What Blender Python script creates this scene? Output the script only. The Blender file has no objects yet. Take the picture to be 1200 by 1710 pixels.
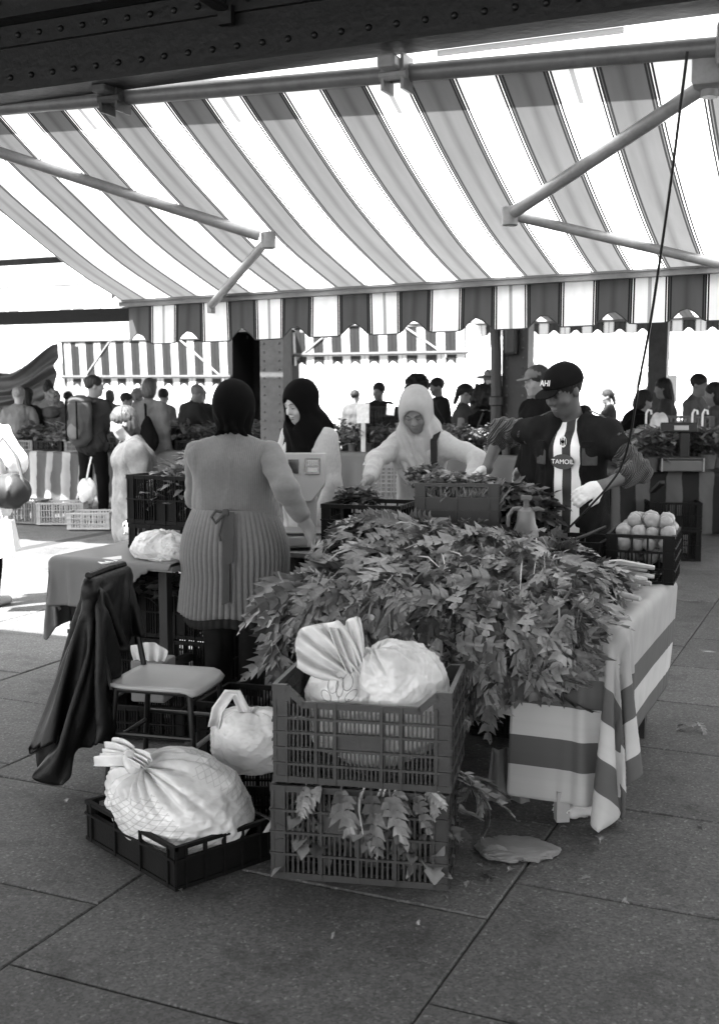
import bpy, bmesh, math, random
import numpy as np
from mathutils import Vector, Matrix, Quaternion

# ------------------------------------------------------------------ camera, world, sun, exposure
SC = bpy.context.scene
COL = SC.collection
R = math.radians
CAM_H = 1.65
PITCH = math.atan(205 / 1900)
cam_d = bpy.data.cameras.new('camera'); cam = bpy.data.objects.new('camera', cam_d); COL.objects.link(cam)
cam.location = (0, 0, CAM_H); cam.rotation_euler = (math.pi / 2 - PITCH, 0, 0)
cam_d.sensor_fit = 'VERTICAL'; cam_d.sensor_height = 36; cam_d.lens = 40.0
cam_d.clip_start = .05; cam_d.clip_end = 600
cam_d.dof.use_dof = True; cam_d.dof.focus_distance = 5.0; cam_d.dof.aperture_fstop = 4.5
SC.camera = cam
TO_SUN = Vector((-.79, -.61, 1.45)).normalized()
W = bpy.data.worlds.new('World'); SC.world = W; W.use_nodes = True
nt = W.node_tree; nt.nodes.clear()
o_ = nt.nodes.new('ShaderNodeOutputWorld'); b_ = nt.nodes.new('ShaderNodeBackground')
s_ = nt.nodes.new('ShaderNodeTexSky'); s_.sky_type = 'NISHITA'; s_.sun_disc = False
s_.sun_elevation = math.asin(TO_SUN.z); s_.sun_rotation = math.atan2(TO_SUN.x, TO_SUN.y)
s_.air_density = 1.0; s_.dust_density = 3.0; s_.ozone_density = 1.0
w_ = nt.nodes.new('ShaderNodeRGBToBW')          # the photograph is black and white: a grey sky
nt.links.new(s_.outputs[0], w_.inputs[0]); nt.links.new(w_.outputs[0], b_.inputs[0]); nt.links.new(b_.outputs[0], o_.inputs[0])
b_.inputs[1].default_value = 0.15
sun_d = bpy.data.lights.new('sun', 'SUN'); sun_d.energy = 5.0; sun_d.angle = R(.5); sun_d.color = (1, 1, 1)
sun = bpy.data.objects.new('sun', sun_d); COL.objects.link(sun)
sun.rotation_euler = (-TO_SUN).to_track_quat('-Z', 'Y').to_euler(); sun.location = (-8, -6, 12)
SC.view_settings.view_transform = 'Standard'; SC.view_settings.look = 'None'
SC.view_settings.exposure = 3.1; SC.view_settings.gamma = 1.0
SC.render.engine = 'CYCLES'
SC.cycles.use_denoising = True
SC.cycles.max_bounces = 7; SC.cycles.diffuse_bounces = 2; SC.cycles.transmission_bounces = 6
SC.cycles.sample_clamp_indirect = 6

# ------------------------------------------------------------------ places: a metre grid turned 24 degrees, as the paving runs
TH = R(24); CT, ST = math.cos(TH), math.sin(TH)
def uvp(v, u, z=0.0):            # v = along the hall to the right, u = out of the hall
    return Vector((v * CT + u * ST, -v * ST + u * CT, z))
VROT = -TH                       # z rotation of a thing whose local x runs along v
def ray(px, py):
    a = (px - 600) / 1900; q = (855 - py) / 1900
    return a, math.cos(PITCH) + math.sin(PITCH) * q, -math.sin(PITCH) + math.cos(PITCH) * q
def gp(px, py, z=0.0):
    a, b, c = ray(px, py); t = (z - CAM_H) / c
    return Vector((a * t, b * t, z))
def at(px, py, Y):
    a, b, c = ray(px, py); t = Y / b
    return Vector((a * t, Y, CAM_H + c * t))

# ------------------------------------------------------------------ materials (all grey)
MATS = {}
def mat(name, g, rough=.6, var=.12, scale=6.0, bump=0.0, bscale=40.0, spec=.4, trans=0.0, sheen=0.0, island=0.0, dark=None, dscale=3.0, damt=0.0, coat=0.0, sss=0.0):
    """grey surface: noise in the colour, optional relief, optional stains, optional thin translucence"""
    if name in MATS: return MATS[name]
    m = bpy.data.materials.new(name); m.use_nodes = True; n = m.node_tree.nodes; l = m.node_tree.links
    p = n['Principled BSDF']; p.inputs['Roughness'].default_value = rough
    p.inputs['Specular IOR Level'].default_value = spec
    if coat: p.inputs['Coat Weight'].default_value = coat; p.inputs['Coat Roughness'].default_value = .25
    if sheen: p.inputs['Sheen Weight'].default_value = sheen
    if sss:
        p.inputs['Subsurface Weight'].default_value = sss; p.inputs['Subsurface Radius'].default_value = (.012, .012, .012); p.inputs['Subsurface Scale'].default_value = 1.0
    tc = n.new('ShaderNodeTexCoord')
    no = n.new('ShaderNodeTexNoise'); no.inputs['Scale'].default_value = scale; no.inputs['Detail'].default_value = 6; no.inputs['Roughness'].default_value = .6
    l.new(tc.outputs['Object'], no.inputs['Vector'])
    mr = n.new('ShaderNodeMapRange'); mr.inputs['From Min'].default_value = .25; mr.inputs['From Max'].default_value = .75
    mr.inputs['To Min'].default_value = g * (1 - var); mr.inputs['To Max'].default_value = g * (1 + var)
    l.new(no.outputs['Fac'], mr.inputs['Value'])
    val = mr.outputs[0]
    def mul(a, b):
        x = n.new('ShaderNodeMath'); x.operation = 'MULTIPLY'; l.new(a, x.inputs[0])
        if isinstance(b, (int, float)): x.inputs[1].default_value = b
        else: l.new(b, x.inputs[1])
        return x.outputs[0]
    if damt:
        n2 = n.new('ShaderNodeTexNoise'); n2.inputs['Scale'].default_value = dscale; n2.inputs['Detail'].default_value = 8; n2.inputs['Roughness'].default_value = .7
        l.new(tc.outputs['Object'], n2.inputs['Vector'])
        r2 = n.new('ShaderNodeMapRange'); r2.inputs['From Min'].default_value = .42; r2.inputs['From Max'].default_value = .68
        r2.inputs['To Min'].default_value = 1; r2.inputs['To Max'].default_value = 1 - damt
        l.new(n2.outputs['Fac'], r2.inputs['Value']); val = mul(val, r2.outputs[0])
    if island:
        ge = n.new('ShaderNodeNewGeometry'); oi = n.new('ShaderNodeObjectInfo')
        ad = n.new('ShaderNodeMath'); ad.operation = 'ADD'; l.new(ge.outputs['Random Per Island'], ad.inputs[0]); l.new(oi.outputs['Random'], ad.inputs[1])
        fr = n.new('ShaderNodeMath'); fr.operation = 'FRACT'; l.new(ad.outputs[0], fr.inputs[0])
        r3 = n.new('ShaderNodeMapRange'); r3.inputs['To Min'].default_value = 1 - island; r3.inputs['To Max'].default_value = 1 + island
        l.new(fr.outputs[0], r3.inputs['Value']); val = mul(val, r3.outputs[0])
    l.new(val, p.inputs['Base Color'])
    if bump:
        nb = n.new('ShaderNodeTexNoise'); nb.inputs['Scale'].default_value = bscale; nb.inputs['Detail'].default_value = 5
        l.new(tc.outputs['Object'], nb.inputs['Vector'])
        bm = n.new('ShaderNodeBump'); bm.inputs['Strength'].default_value = bump; bm.inputs['Distance'].default_value = .01
        l.new(nb.outputs['Fac'], bm.inputs['Height']); l.new(bm.outputs[0], p.inputs['Normal'])
    if trans:
        out = n['Material Output']; mx = n.new('ShaderNodeMixShader'); tr = n.new('ShaderNodeBsdfTranslucent')
        l.new(val, tr.inputs['Color']); mx.inputs[0].default_value = trans
        l.new(p.outputs[0], mx.inputs[1]); l.new(tr.outputs[0], mx.inputs[2]); l.new(mx.outputs[0], out.inputs['Surface'])
    MATS[name] = m
    return m

def node_helpers(m):
    n = m.node_tree.nodes; l = m.node_tree.links
    def math_(op, a, b=None):
        x = n.new('ShaderNodeMath'); x.operation = op
        for i, q in enumerate((a, b)):
            if q is None: continue
            if isinstance(q, (int, float)): x.inputs[i].default_value = q
            else: l.new(q, x.inputs[i])
        return x.outputs[0]
    def mixv(f, a, b):     # a + f (b - a)
        x = n.new('ShaderNodeMix'); x.data_type = 'FLOAT'
        for s, q in ((x.inputs[0], f), (x.inputs[2], a), (x.inputs[3], b)):
            if isinstance(q, (int, float)): s.default_value = q
            else: l.new(q, s)
        return x.outputs[0]
    return n, l, math_, mixv

HALF = .183
def awning_mat(name, white=.8, grey=.3, line=.05, trans=.5, rough=.8):
    """striped awning cloth: UV x in metres along the awning"""
    m = bpy.data.materials.new(name); m.use_nodes = True
    n, l, mt, mx = node_helpers(m)
    uv = n.new('ShaderNodeTexCoord'); sp = n.new('ShaderNodeSeparateXYZ'); l.new(uv.outputs['UV'], sp.inputs[0])
    x = mt('DIVIDE', sp.outputs[0], HALF)                 # one unit = one stripe
    f = mt('FRACT', x)                                    # place in the stripe
    par = mt('FRACT', mt('MULTIPLY', x, .5))              # which stripe
    isg = mt('GREATER_THAN', par, .5)
    # pinstripe band around each border, four fine lines
    e = mt('SUBTRACT', .5, mt('ABSOLUTE', mt('SUBTRACT', f, .5)))       # distance to border
    band = mt('LESS_THAN', e, .10)
    ln = mt('GREATER_THAN', mt('FRACT', mt('MULTIPLY', mt('ADD', f, .10), 3 / .20)), .30)
    pin = mt('MULTIPLY', band, ln)
    # a sewn seam down every second white stripe, soft wide tone down the middle of grey ones
    par4 = mt('FRACT', mt('MULTIPLY', x, .25))
    seam = mt('LESS_THAN', mt('ABSOLUTE', mt('SUBTRACT', par4, .125)), .012)
    no = n.new('ShaderNodeTexNoise'); no.inputs['Scale'].default_value = 3.0; no.inputs['Detail'].default_value = 7
    mp = n.new('ShaderNodeMapping'); mp.inputs['Scale'].default_value = (6, .8, 1); l.new(uv.outputs['UV'], mp.inputs[0]); l.new(mp.outputs[0], no.inputs['Vector'])
    nv = mt('ADD', .80, mt('MULTIPLY', no.outputs['Fac'], .4))
    c = mx(isg, white, grey)
    mid = mt('MULTIPLY', isg, mt('MAXIMUM', 0.0, mt('SUBTRACT', 1.0, mt('MULTIPLY', mt('ABSOLUTE', mt('SUBTRACT', f, .5)), 7.0))))
    c = mt('MULTIPLY', mt('MULTIPLY', c, nv), mt('SUBTRACT', 1.0, mt('MULTIPLY', mid, .28)))
    c = mx(seam, c, white * .45)
    c = mx(pin, c, line)
    d = n.new('ShaderNodeBsdfDiffuse'); t = n.new('ShaderNodeBsdfTranslucent'); ms = n.new('ShaderNodeMixShader')
    l.new(c, d.inputs[0]); l.new(c, t.inputs[0]); ms.inputs[0].default_value = trans
    l.new(d.outputs[0], ms.inputs[1]); l.new(t.outputs[0], ms.inputs[2])
    out = n['Material Output']; l.new(ms.outputs[0], out.inputs['Surface'])
    MATS[name] = m
    return m

def stripe_mat(name, cols, widths, axis=0, rough=.75, trans=0.0, off=0.0, wob=0.0):
    """cloth with a repeating list of bands along one UV axis (metres)"""
    m = bpy.data.materials.new(name); m.use_nodes = True
    n, l, mt, mx = node_helpers(m)
    uv = n.new('ShaderNodeTexCoord'); sp = n.new('ShaderNodeSeparateXYZ'); l.new(uv.outputs['UV'], sp.inputs[0])
    tot = sum(widths)
    co = sp.outputs[axis]
    if wob:
        nz = n.new('ShaderNodeTexNoise'); nz.inputs['Scale'].default_value = 5; l.new(uv.outputs['UV'], nz.inputs['Vector'])
        co = mt('ADD', co, mt('MULTIPLY', mt('SUBTRACT', nz.outputs['Fac'], .5), wob))
    f = mt('FRACT', mt('DIVIDE', mt('ADD', co, off + 20 * tot), tot))
    c = None; acc = 0
    for g, w in zip(cols, widths):
        if c is None: c = g
        else: c = mx(mt('GREATER_THAN', f, acc / tot), c, g)
        acc += w
    no = n.new('ShaderNodeTexNoise'); no.inputs['Scale'].default_value = 8; no.inputs['Detail'].default_value = 6; l.new(uv.outputs['UV'], no.inputs['Vector'])
    c = mt('MULTIPLY', c, mt('ADD', .8, mt('MULTIPLY', no.outputs['Fac'], .4)))
    p = n['Principled BSDF']; p.inputs['Roughness'].default_value = rough; p.inputs['Specular IOR Level'].default_value = .2; l.new(c, p.inputs['Base Color'])
    if trans:
        t = n.new('ShaderNodeBsdfTranslucent'); ms = n.new('ShaderNodeMixShader'); l.new(c, t.inputs[0]); ms.inputs[0].default_value = trans
        l.new(p.outputs[0], ms.inputs[1]); l.new(t.outputs[0], ms.inputs[2]); l.new(ms.outputs[0], n['Material Output'].inputs['Surface'])
    MATS[name] = m
    return m

def rib_mat(name, g, freq, depth=.5, rough=.85, axis='X', contrast=.25, sheen=.2):
    """knitted cloth with ribs: fine waves in the relief, darker in the grooves of the knit"""
    m = bpy.data.materials.new(name); m.use_nodes = True
    n, l, mt, mx = node_helpers(m)
    tc = n.new('ShaderNodeTexCoord'); wv = n.new('ShaderNodeTexWave'); wv.wave_type = 'BANDS'; wv.bands_direction = axis
    wv.inputs['Scale'].default_value = freq; wv.inputs['Distortion'].default_value = .6; wv.inputs['Detail'].default_value = 1
    l.new(tc.outputs['Object'], wv.inputs['Vector'])
    no = n.new('ShaderNodeTexNoise'); no.inputs['Scale'].default_value = 60; l.new(tc.outputs['Object'], no.inputs['Vector'])
    p = n['Principled BSDF']; p.inputs['Roughness'].default_value = rough; p.inputs['Specular IOR Level'].default_value = .15; p.inputs['Sheen Weight'].default_value = sheen
    c = mt('MULTIPLY', mt('ADD', 1 - contrast, mt('MULTIPLY', wv.outputs['Fac'], contrast)), mt('ADD', g * .85, mt('MULTIPLY', no.outputs['Fac'], g * .3)))
    l.new(c, p.inputs['Base Color'])
    b = n.new('ShaderNodeBump'); b.inputs['Strength'].default_value = depth; b.inputs['Distance'].default_value = .006
    l.new(wv.outputs['Fac'], b.inputs['Height']); l.new(b.outputs[0], p.inputs['Normal'])
    MATS[name] = m
    return m

# ------------------------------------------------------------------ scene graph helpers
def tag(o, label=None, cat=None, group=None, kind=None):
    if label: o['label'] = label
    if cat: o['category'] = cat
    if group: o['group'] = group
    if kind: o['kind'] = kind
    return o
def thing(name, label, cat, loc=(0, 0, 0), rz=0.0, group=None):
    o = bpy.data.objects.new(name, None); COL.objects.link(o); o.empty_display_size = .1
    o.location = loc; o.rotation_euler = (0, 0, rz)
    return tag(o, label, cat, group)
def link(name, me, parent=None, loc=None, rot=None, scale=None):
    o = bpy.data.objects.new(name, me); COL.objects.link(o)
    if parent: o.parent = parent
    if loc is not None: o.location = loc
    if rot is not None: o.rotation_euler = rot
    if scale is not None: o.scale = scale
    return o
def mesh(name, vs, fs, m=None, smooth=False, uvs=None):
    me = bpy.data.meshes.new(name)
    if isinstance(vs, np.ndarray) and isinstance(fs, np.ndarray) and len(fs):
        k = fs.shape[1]
        me.vertices.add(len(vs)); me.vertices.foreach_set('co', vs.astype(np.float32).ravel())
        me.loops.add(fs.size); me.loops.foreach_set('vertex_index', fs.astype(np.int32).ravel())
        me.polygons.add(len(fs)); me.polygons.foreach_set('loop_start', np.arange(0, fs.size, k, dtype=np.int32))
        me.update(calc_edges=True)
    else:
        me.from_pydata([tuple(v) for v in vs], [], [tuple(f) for f in fs]); me.update()
    if uvs is not None:                       # one uv per vertex
        ul = me.uv_layers.new(name='UVMap'); uvs = np.asarray(uvs, dtype=np.float32)
        li = np.empty(len(me.loops), dtype=np.int32); me.loops.foreach_get('vertex_index', li)
        ul.data.foreach_set('uv', uvs[li].ravel())
    if smooth: me.polygons.foreach_set('use_smooth', np.ones(len(me.polygons), dtype=bool))
    if m: me.materials.append(m)
    return me

class MB:
    """collects boxes, tubes and lathes of ONE part"""
    def __init__(s): s.v = []; s.f = []
    def add(s, vs, fs):
        k = len(s.v); s.v += [Vector(q) for q in vs]; s.f += [tuple(i + k for i in f) for f in fs]; return s
    def box(s, c, d, rot=None, bev=0.0):
        x, y, z = (q / 2 for q in d); c = Vector(c)
        if bev:
            b = min(bev, x * .9, y * .9, z * .9)
            bm = bmesh.new(); bmesh.ops.create_cube(bm, size=1); 
            for q in bm.verts: q.co = Vector((q.co.x * 2 * x, q.co.y * 2 * y, q.co.z * 2 * z))
            bmesh.ops.bevel(bm, geom=bm.edges[:], offset=b, segments=2, profile=.5, affect='EDGES')
            bm.verts.index_update(); vs = [q.co.copy() for q in bm.verts]; fs = [[q.index for q in f.verts] for f in bm.faces]; bm.free()
        else:
            vs = [Vector((a * x, b * y, e * z)) for a in (-1, 1) for b in (-1, 1) for e in (-1, 1)]
            fs = [(0, 1, 3, 2), (4, 6, 7, 5), (0, 4, 5, 1), (2, 3, 7, 6), (0, 2, 6, 4), (1, 5, 7, 3)]
        if rot is not None: vs = [rot @ q for q in vs]
        return s.add([q + c for q in vs], fs)
    def bar(s, a, b, w, h, up=(0, 0, 1)):
        a, b = Vector(a), Vector(b); d = b - a; L = d.length; d.normalize(); up = Vector(up)
        if abs(d.dot(up)) > .98: up = Vector((0, 1, 0))
        x = d.cross(up).normalized(); z = x.cross(d)
        return s.box((a + b) / 2, (w, L, h), Matrix((x, d, z)).transposed())
    def tube(s, pts, r, n=8, cap=True):
        pts = [Vector(q) for q in pts]; m = len(pts); rr = r if isinstance(r, (list, tuple)) else [r] * m
        vs = []; prev = None
        for i, q in enumerate(pts):
            d = (pts[min(i + 1, m - 1)] - pts[max(i - 1, 0)]).normalized()
            ref = prev if prev is not None else (Vector((0, 0, 1)) if abs(d.z) < .9 else Vector((1, 0, 0)))
            x = (ref - d * ref.dot(d)).normalized(); y = d.cross(x); prev = x
            vs += [q + (x * math.cos(t) + y * math.sin(t)) * rr[i] for t in (2 * math.pi * k / n for k in range(n))]
        fs = [(i * n + k, i * n + (k + 1) % n, (i + 1) * n + (k + 1) % n, (i + 1) * n + k) for i in range(m - 1) for k in range(n)]
        if cap: fs += [tuple(reversed(range(n))), tuple(range((m - 1) * n, m * n))]
        return s.add(vs, fs)
    def lathe(s, prof, c=(0, 0, 0), n=16, rot=None):
        c = Vector(c); vs = []; m = len(prof)
        for r, z in prof: vs += [Vector((r * math.cos(2 * math.pi * k / n), r * math.sin(2 * math.pi * k / n), z)) for k in range(n)]
        if rot is not None: vs = [rot @ q for q in vs]
        fs = [(i * n + k, i * n + (k + 1) % n, (i + 1) * n + (k + 1) % n, (i + 1) * n + k) for i in range(m - 1) for k in range(n)]
        fs += [tuple(reversed(range(n))), tuple(range((m - 1) * n, m * n))]
        return s.add([q + c for q in vs], fs)
    def prism(s, poly, a, b, axis='Y'):
        """polygon (p, q) extruded along an axis from a to b"""
        def pt(p, q, t): return {'Y': (p, t, q), 'X': (t, p, q), 'Z': (p, q, t)}[axis]
        n = len(poly); vs = [pt(p, q, a) for p, q in poly] + [pt(p, q, b) for p, q in poly]
        fs = [tuple(range(n)), tuple(reversed(range(n, 2 * n)))] + [(i, i + n, (i + 1) % n + n, (i + 1) % n) for i in range(n)]
        return s.add(vs, fs)
    def me(s, name, m, smooth=False):
        me = mesh(name, s.v, s.f, m)
        bm = bmesh.new(); bm.from_mesh(me); bmesh.ops.recalc_face_normals(bm, faces=bm.faces); bm.to_mesh(me); bm.free()
        if smooth:
            me.polygons.foreach_set('use_smooth', np.ones(len(me.polygons), dtype=bool)); me.set_sharp_from_angle(angle=R(40))
        return me
    def build(s, name, m, parent=None, loc=None, rot=None, smooth=False):
        return link(name, s.me(name, m, smooth), parent, loc, rot)

def grid_mesh(name, pts, m, uvs=None, closed=False, smooth=True):
    """pts: array (rows, cols, 3)"""
    pts = np.asarray(pts, dtype=np.float32); r, c = pts.shape[:2]
    i, j = np.meshgrid(np.arange(r - 1), np.arange(c if closed else c - 1), indexing='ij')
    a = i * c + j; b = i * c + (j + 1) % c
    f = np.stack([a, b, b + c, a + c], -1).reshape(-1, 4)
    return mesh(name, pts.reshape(-1, 3), f, m, smooth, None if uvs is None else np.asarray(uvs).reshape(-1, 2))
def solidify(o, t, off=0):
    md = o.modifiers.new('thickness', 'SOLIDIFY'); md.thickness = t; md.offset = off
    return o

# smooth random waves (for folds)
class Waves:
    def __init__(s, seed, n=7, lo=3, hi=14, dim=3):
        g = np.random.RandomState(seed)
        s.k = g.normal(size=(n, dim)); s.k /= np.linalg.norm(s.k, axis=1, keepdims=True); s.k *= g.uniform(lo, hi, (n, 1)); s.p = g.uniform(0, 6.28, n)
        s.a = 1 / np.linalg.norm(s.k, axis=1); s.a /= s.a.sum()
    def __call__(s, P):
        out = 0
        for k, p, a in zip(s.k, s.p, s.a): out = out + a * np.sin(P @ k + p)
        return out

def creases(seed, lo=22, hi=85, sharp=.6):
    """cloth folds: rounded swells with narrow valleys"""
    w, w2 = Waves(seed, 9, lo, hi), Waves(seed + 50, 7, lo * .8, hi * .8)
    def f(Q):
        q = Q * nv_((1, 1, .45)); a = w(q); b = np.clip(np.abs(w2(q + .03 * a[:, None])) * 4.5, 0, 1)
        return 1.6 * a + sharp * (b - .6)
    return f
def nv_(a): return np.array(a, float)
# ------------------------------------------------------------------ implicit surfaces: soft bodies, clothes, bags
class Field:
    def __init__(s): s.pr = []; s.post = None
    def cap(s, a, b, ra, rb=None, k=.03, sc=None, op='add'):
        s.pr.append(('c', np.array(a, float), np.array(b, float), ra, ra if rb is None else rb, k, np.array(sc, float) if sc is not None else None, op)); return s
    def ell(s, c, r, rot=None, k=.03, op='add'):
        s.pr.append(('e', np.array(c, float), np.array(r, float), np.array(rot, float) if rot is not None else None, k, op)); return s
    def cut(s, p, nrm):                 # keep the side the normal points away from
        s.pr.append(('p', np.array(p, float), np.array(nrm, float) / np.linalg.norm(nrm))); return s
    def bounds(s):
        lo, hi = [], []
        for q in s.pr:
            if q[0] == 'c' and q[7] == 'add':
                m = max(q[3], q[4]) * (q[6].max() if q[6] is not None else 1); lo += [np.minimum(q[1], q[2]) - m]; hi += [np.maximum(q[1], q[2]) + m]
            if q[0] == 'e' and q[5] == 'add':
                m = q[2].max() if q[3] is not None else q[2]; lo += [q[1] - m]; hi += [q[1] + m]
        return np.min(lo, 0), np.max(hi, 0)
    def verts(s, res, grow=.0, noise=None, amp=0.0):
        lo, hi = s.bounds(); pad = res * 3 + grow + amp + .02
        lo = lo - pad; hi = hi + pad; n = np.ceil((hi - lo) / res).astype(int) + 1
        ax = [lo[i] + res * np.arange(n[i]) for i in range(3)]
        D = np.full(n, .2, dtype=np.float32)
        for q in s.pr:
            if q[0] == 'p':
                d = (ax[0][:, None, None] - q[1][0]) * q[2][0] + (ax[1][None, :, None] - q[1][1]) * q[2][1] + (ax[2][None, None, :] - q[1][2]) * q[2][2]
                np.maximum(D, d.astype(np.float32) , out=D); continue
            if q[0] == 'c':
                m = max(q[3], q[4]) * (q[6].max() if q[6] is not None else 1); a, b = np.minimum(q[1], q[2]) - m, np.maximum(q[1], q[2]) + m; k = q[5]
            else:
                m = q[2].max() if q[3] is not None else q[2]; a, b = q[1] - m, q[1] + m; k = q[4]
            mg = k + grow + amp + 2 * res + .02
            i0 = np.clip(((a - mg - lo) / res).astype(int), 0, n); i1 = np.clip(((b + mg - lo) / res).astype(int) + 2, 0, n)
            if (i1 <= i0).any(): continue
            X = ax[0][i0[0]:i1[0], None, None]; Y = ax[1][None, i0[1]:i1[1], None]; Z = ax[2][None, None, i0[2]:i1[2]]
            if q[0] == 'c':
                A, B = q[1], q[2]; sc = q[6]; f = 1.0
                if sc is not None:
                    X = X / sc[0]; Y = Y / sc[1]; Z = Z / sc[2]; A = A / sc; B = B / sc; f = sc.min()
                ba = B - A; bb = max(float(ba @ ba), 1e-9)
                t = np.clip(((X - A[0]) * ba[0] + (Y - A[1]) * ba[1] + (Z - A[2]) * ba[2]) / bb, 0, 1)
                d = np.sqrt((X - A[0] - t * ba[0]) ** 2 + (Y - A[1] - t * ba[1]) ** 2 + (Z - A[2] - t * ba[2]) ** 2) - (q[3] + t * (q[4] - q[3]))
                d = d * f; op = q[7]
            else:
                x, y, z = X - q[1][0], Y - q[1][1], Z - q[1][2]
                if q[3] is not None:
                    M = q[3]; x, y, z = (M[0][0] * x + M[1][0] * y + M[2][0] * z), (M[0][1] * x + M[1][1] * y + M[2][1] * z), (M[0][2] * x + M[1][2] * y + M[2][2] * z)
                r = q[2]; k0 = np.sqrt((x / r[0]) ** 2 + (y / r[1]) ** 2 + (z / r[2]) ** 2); k1 = np.sqrt((x / r[0] ** 2) ** 2 + (y / r[1] ** 2) ** 2 + (z / r[2] ** 2) ** 2) + 1e-9
                d = k0 * (k0 - 1) / k1; op = q[5]
            V = D[i0[0]:i1[0], i0[1]:i1[1], i0[2]:i1[2]]
            if op == 'add':
                h = np.maximum(k - np.abs(V - d), 0) / k; r_ = np.minimum(V, d) - h * h * k * .25
            else:
                d = -d; h = np.maximum(k - np.abs(V - d), 0) / k; r_ = np.maximum(V, d) + h * h * k * .25
            V[...] = r_
        if noise is not None and amp:
            near = np.argwhere(np.abs(D) < amp * 2 + 3 * res)
            D[tuple(near.T)] += (amp * noise(near * res + lo)).astype(np.float32)
        D -= grow
        return surface_nets(D, lo, res)
    def build(s, name, m, parent, res=.012, grow=0.0, noise=None, amp=0.0, label=None):
        v, f = s.verts(res, grow, noise, amp)
        o = link(name, mesh(name, v, f, m, True), parent)
        if label: o['label'] = label
        return o

def surface_nets(D, lo, res):
    n = np.array(D.shape); S = D < 0; cn = n - 1
    strides = np.array([cn[1] * cn[2], cn[2], 1]); quads = []; ids_all = []; pts_all = []
    for a in range(3):
        s0 = [slice(None)] * 3; s1 = [slice(None)] * 3; s0[a] = slice(0, -1); s1[a] = slice(1, None)
        A = S[tuple(s0)]; B = S[tuple(s1)]
        e = np.argwhere(A != B)
        if not len(e): continue
        d0 = D[tuple(s0)][tuple(e.T)]; d1 = D[tuple(s1)][tuple(e.T)]; inside = A[tuple(e.T)]
        t = d0 / (d0 - d1); pt = e.astype(float); pt[:, a] += t
        b, c = (a + 1) % 3, (a + 2) % 3
        ok = (e[:, b] > 0) & (e[:, c] > 0) & (e[:, b] < cn[b]) & (e[:, c] < cn[c])
        e, pt, inside = e[ok], pt[ok], inside[ok]
        ids = []
        for db, dc in ((-1, -1), (0, -1), (0, 0), (-1, 0)):
            q = e.copy(); q[:, b] += db; q[:, c] += dc
            i = q @ strides; ids.append(i); ids_all.append(i); pts_all.append(pt)
        qd = np.stack(ids, 1); qd[~inside] = qd[~inside][:, ::-1]
        quads.append(qd)
    Q = np.concatenate(quads); I = np.concatenate(ids_all); P = np.concatenate(pts_all)
    used, inv = np.unique(I, return_inverse=True); cnt = np.bincount(inv)
    V = np.stack([np.bincount(inv, P[:, k]) / cnt for k in range(3)], 1)
    return V * res + lo, np.searchsorted(used, Q)

# ------------------------------------------------------------------ cloths that are draped by gravity before anything else stands in the scene
def drape(specs, frames=60):
    """specs: name -> (grid points (r, c, 3), keep mask (r, c) of quads, pinned mask of points, colliders [(centre, size)], stiffness)"""
    objs = {}; cols = []; sc = SC; x_off = 0.0
    for name, (pts, keep, pin, boxes, bend, mass) in specs.items():
        pts = np.asarray(pts, float) + nv_((x_off, 0, 0)); r, c = pts.shape[:2]
        f = [(i * c + j, i * c + j + 1, (i + 1) * c + j + 1, (i + 1) * c + j) for i in range(r - 1) for j in range(c - 1) if keep is None or keep[i, j]]
        me = bpy.data.meshes.new(name); me.from_pydata([tuple(p) for p in pts.reshape(-1, 3)], [], f)
        o = bpy.data.objects.new('drape_' + name, me); COL.objects.link(o)
        if pin is not None and pin.any():
            g = o.vertex_groups.new(name='pin'); g.add([int(k) for k in np.flatnonzero(pin.ravel())], 1.0, 'REPLACE')
        md = o.modifiers.new('cloth', 'CLOTH'); s = md.settings; s.quality = 5; s.mass = mass; s.tension_stiffness = 18; s.compression_stiffness = 18; s.shear_stiffness = 6; s.bending_stiffness = bend; s.air_damping = 2.0 if name == 'jacket' else 7.0; s.tension_damping = 8
        if pin is not None and pin.any(): s.vertex_group_mass = 'pin'
        md.collision_settings.distance_min = .008; md.collision_settings.use_self_collision = name == 'jacket'; md.collision_settings.self_distance_min = .006; md.collision_settings.collision_quality = 3
        md.point_cache.frame_start = 1; md.point_cache.frame_end = frames
        for cc, d in boxes:
            b = MB().box(Vector(cc) + Vector((x_off, 0, 0)), d, bev=.012).build('collider', None); b.modifiers.new('c', 'COLLISION'); b.collision.thickness_outer = .006; b.collision.cloth_friction = 12; cols.append(b)
        objs[name] = (o, x_off, (r, c)); x_off += 6.0
    for fr in range(1, frames + 1): sc.frame_set(fr)
    dg = bpy.context.evaluated_depsgraph_get(); out = {}
    for name, (o, xo, rc) in objs.items():
        ev = o.evaluated_get(dg); n = len(ev.data.vertices); co = np.empty(n * 3, dtype=np.float32); ev.data.vertices.foreach_get('co', co)
        fa = np.array([tuple(p.vertices) for p in o.data.polygons]); out[name] = (co.reshape(-1, 3) - nv_((xo, 0, 0)), fa)
    for o in [q[0] for q in objs.values()] + cols:
        me = o.data; bpy.data.objects.remove(o); bpy.data.meshes.remove(me)
    sc.frame_set(1)
    return out
def sheet(x0, x1, y0, y1, z, step):
    X = np.linspace(x0, x1, int((x1 - x0) / step) + 1); Y = np.linspace(y0, y1, int((y1 - y0) / step) + 1); YY, XX = np.meshgrid(Y, X, indexing='ij')
    return np.stack([XX, YY, np.full_like(XX, z) + .004 * np.sin(XX * 23 + YY * 17)], -1)
_sp = {}
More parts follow.
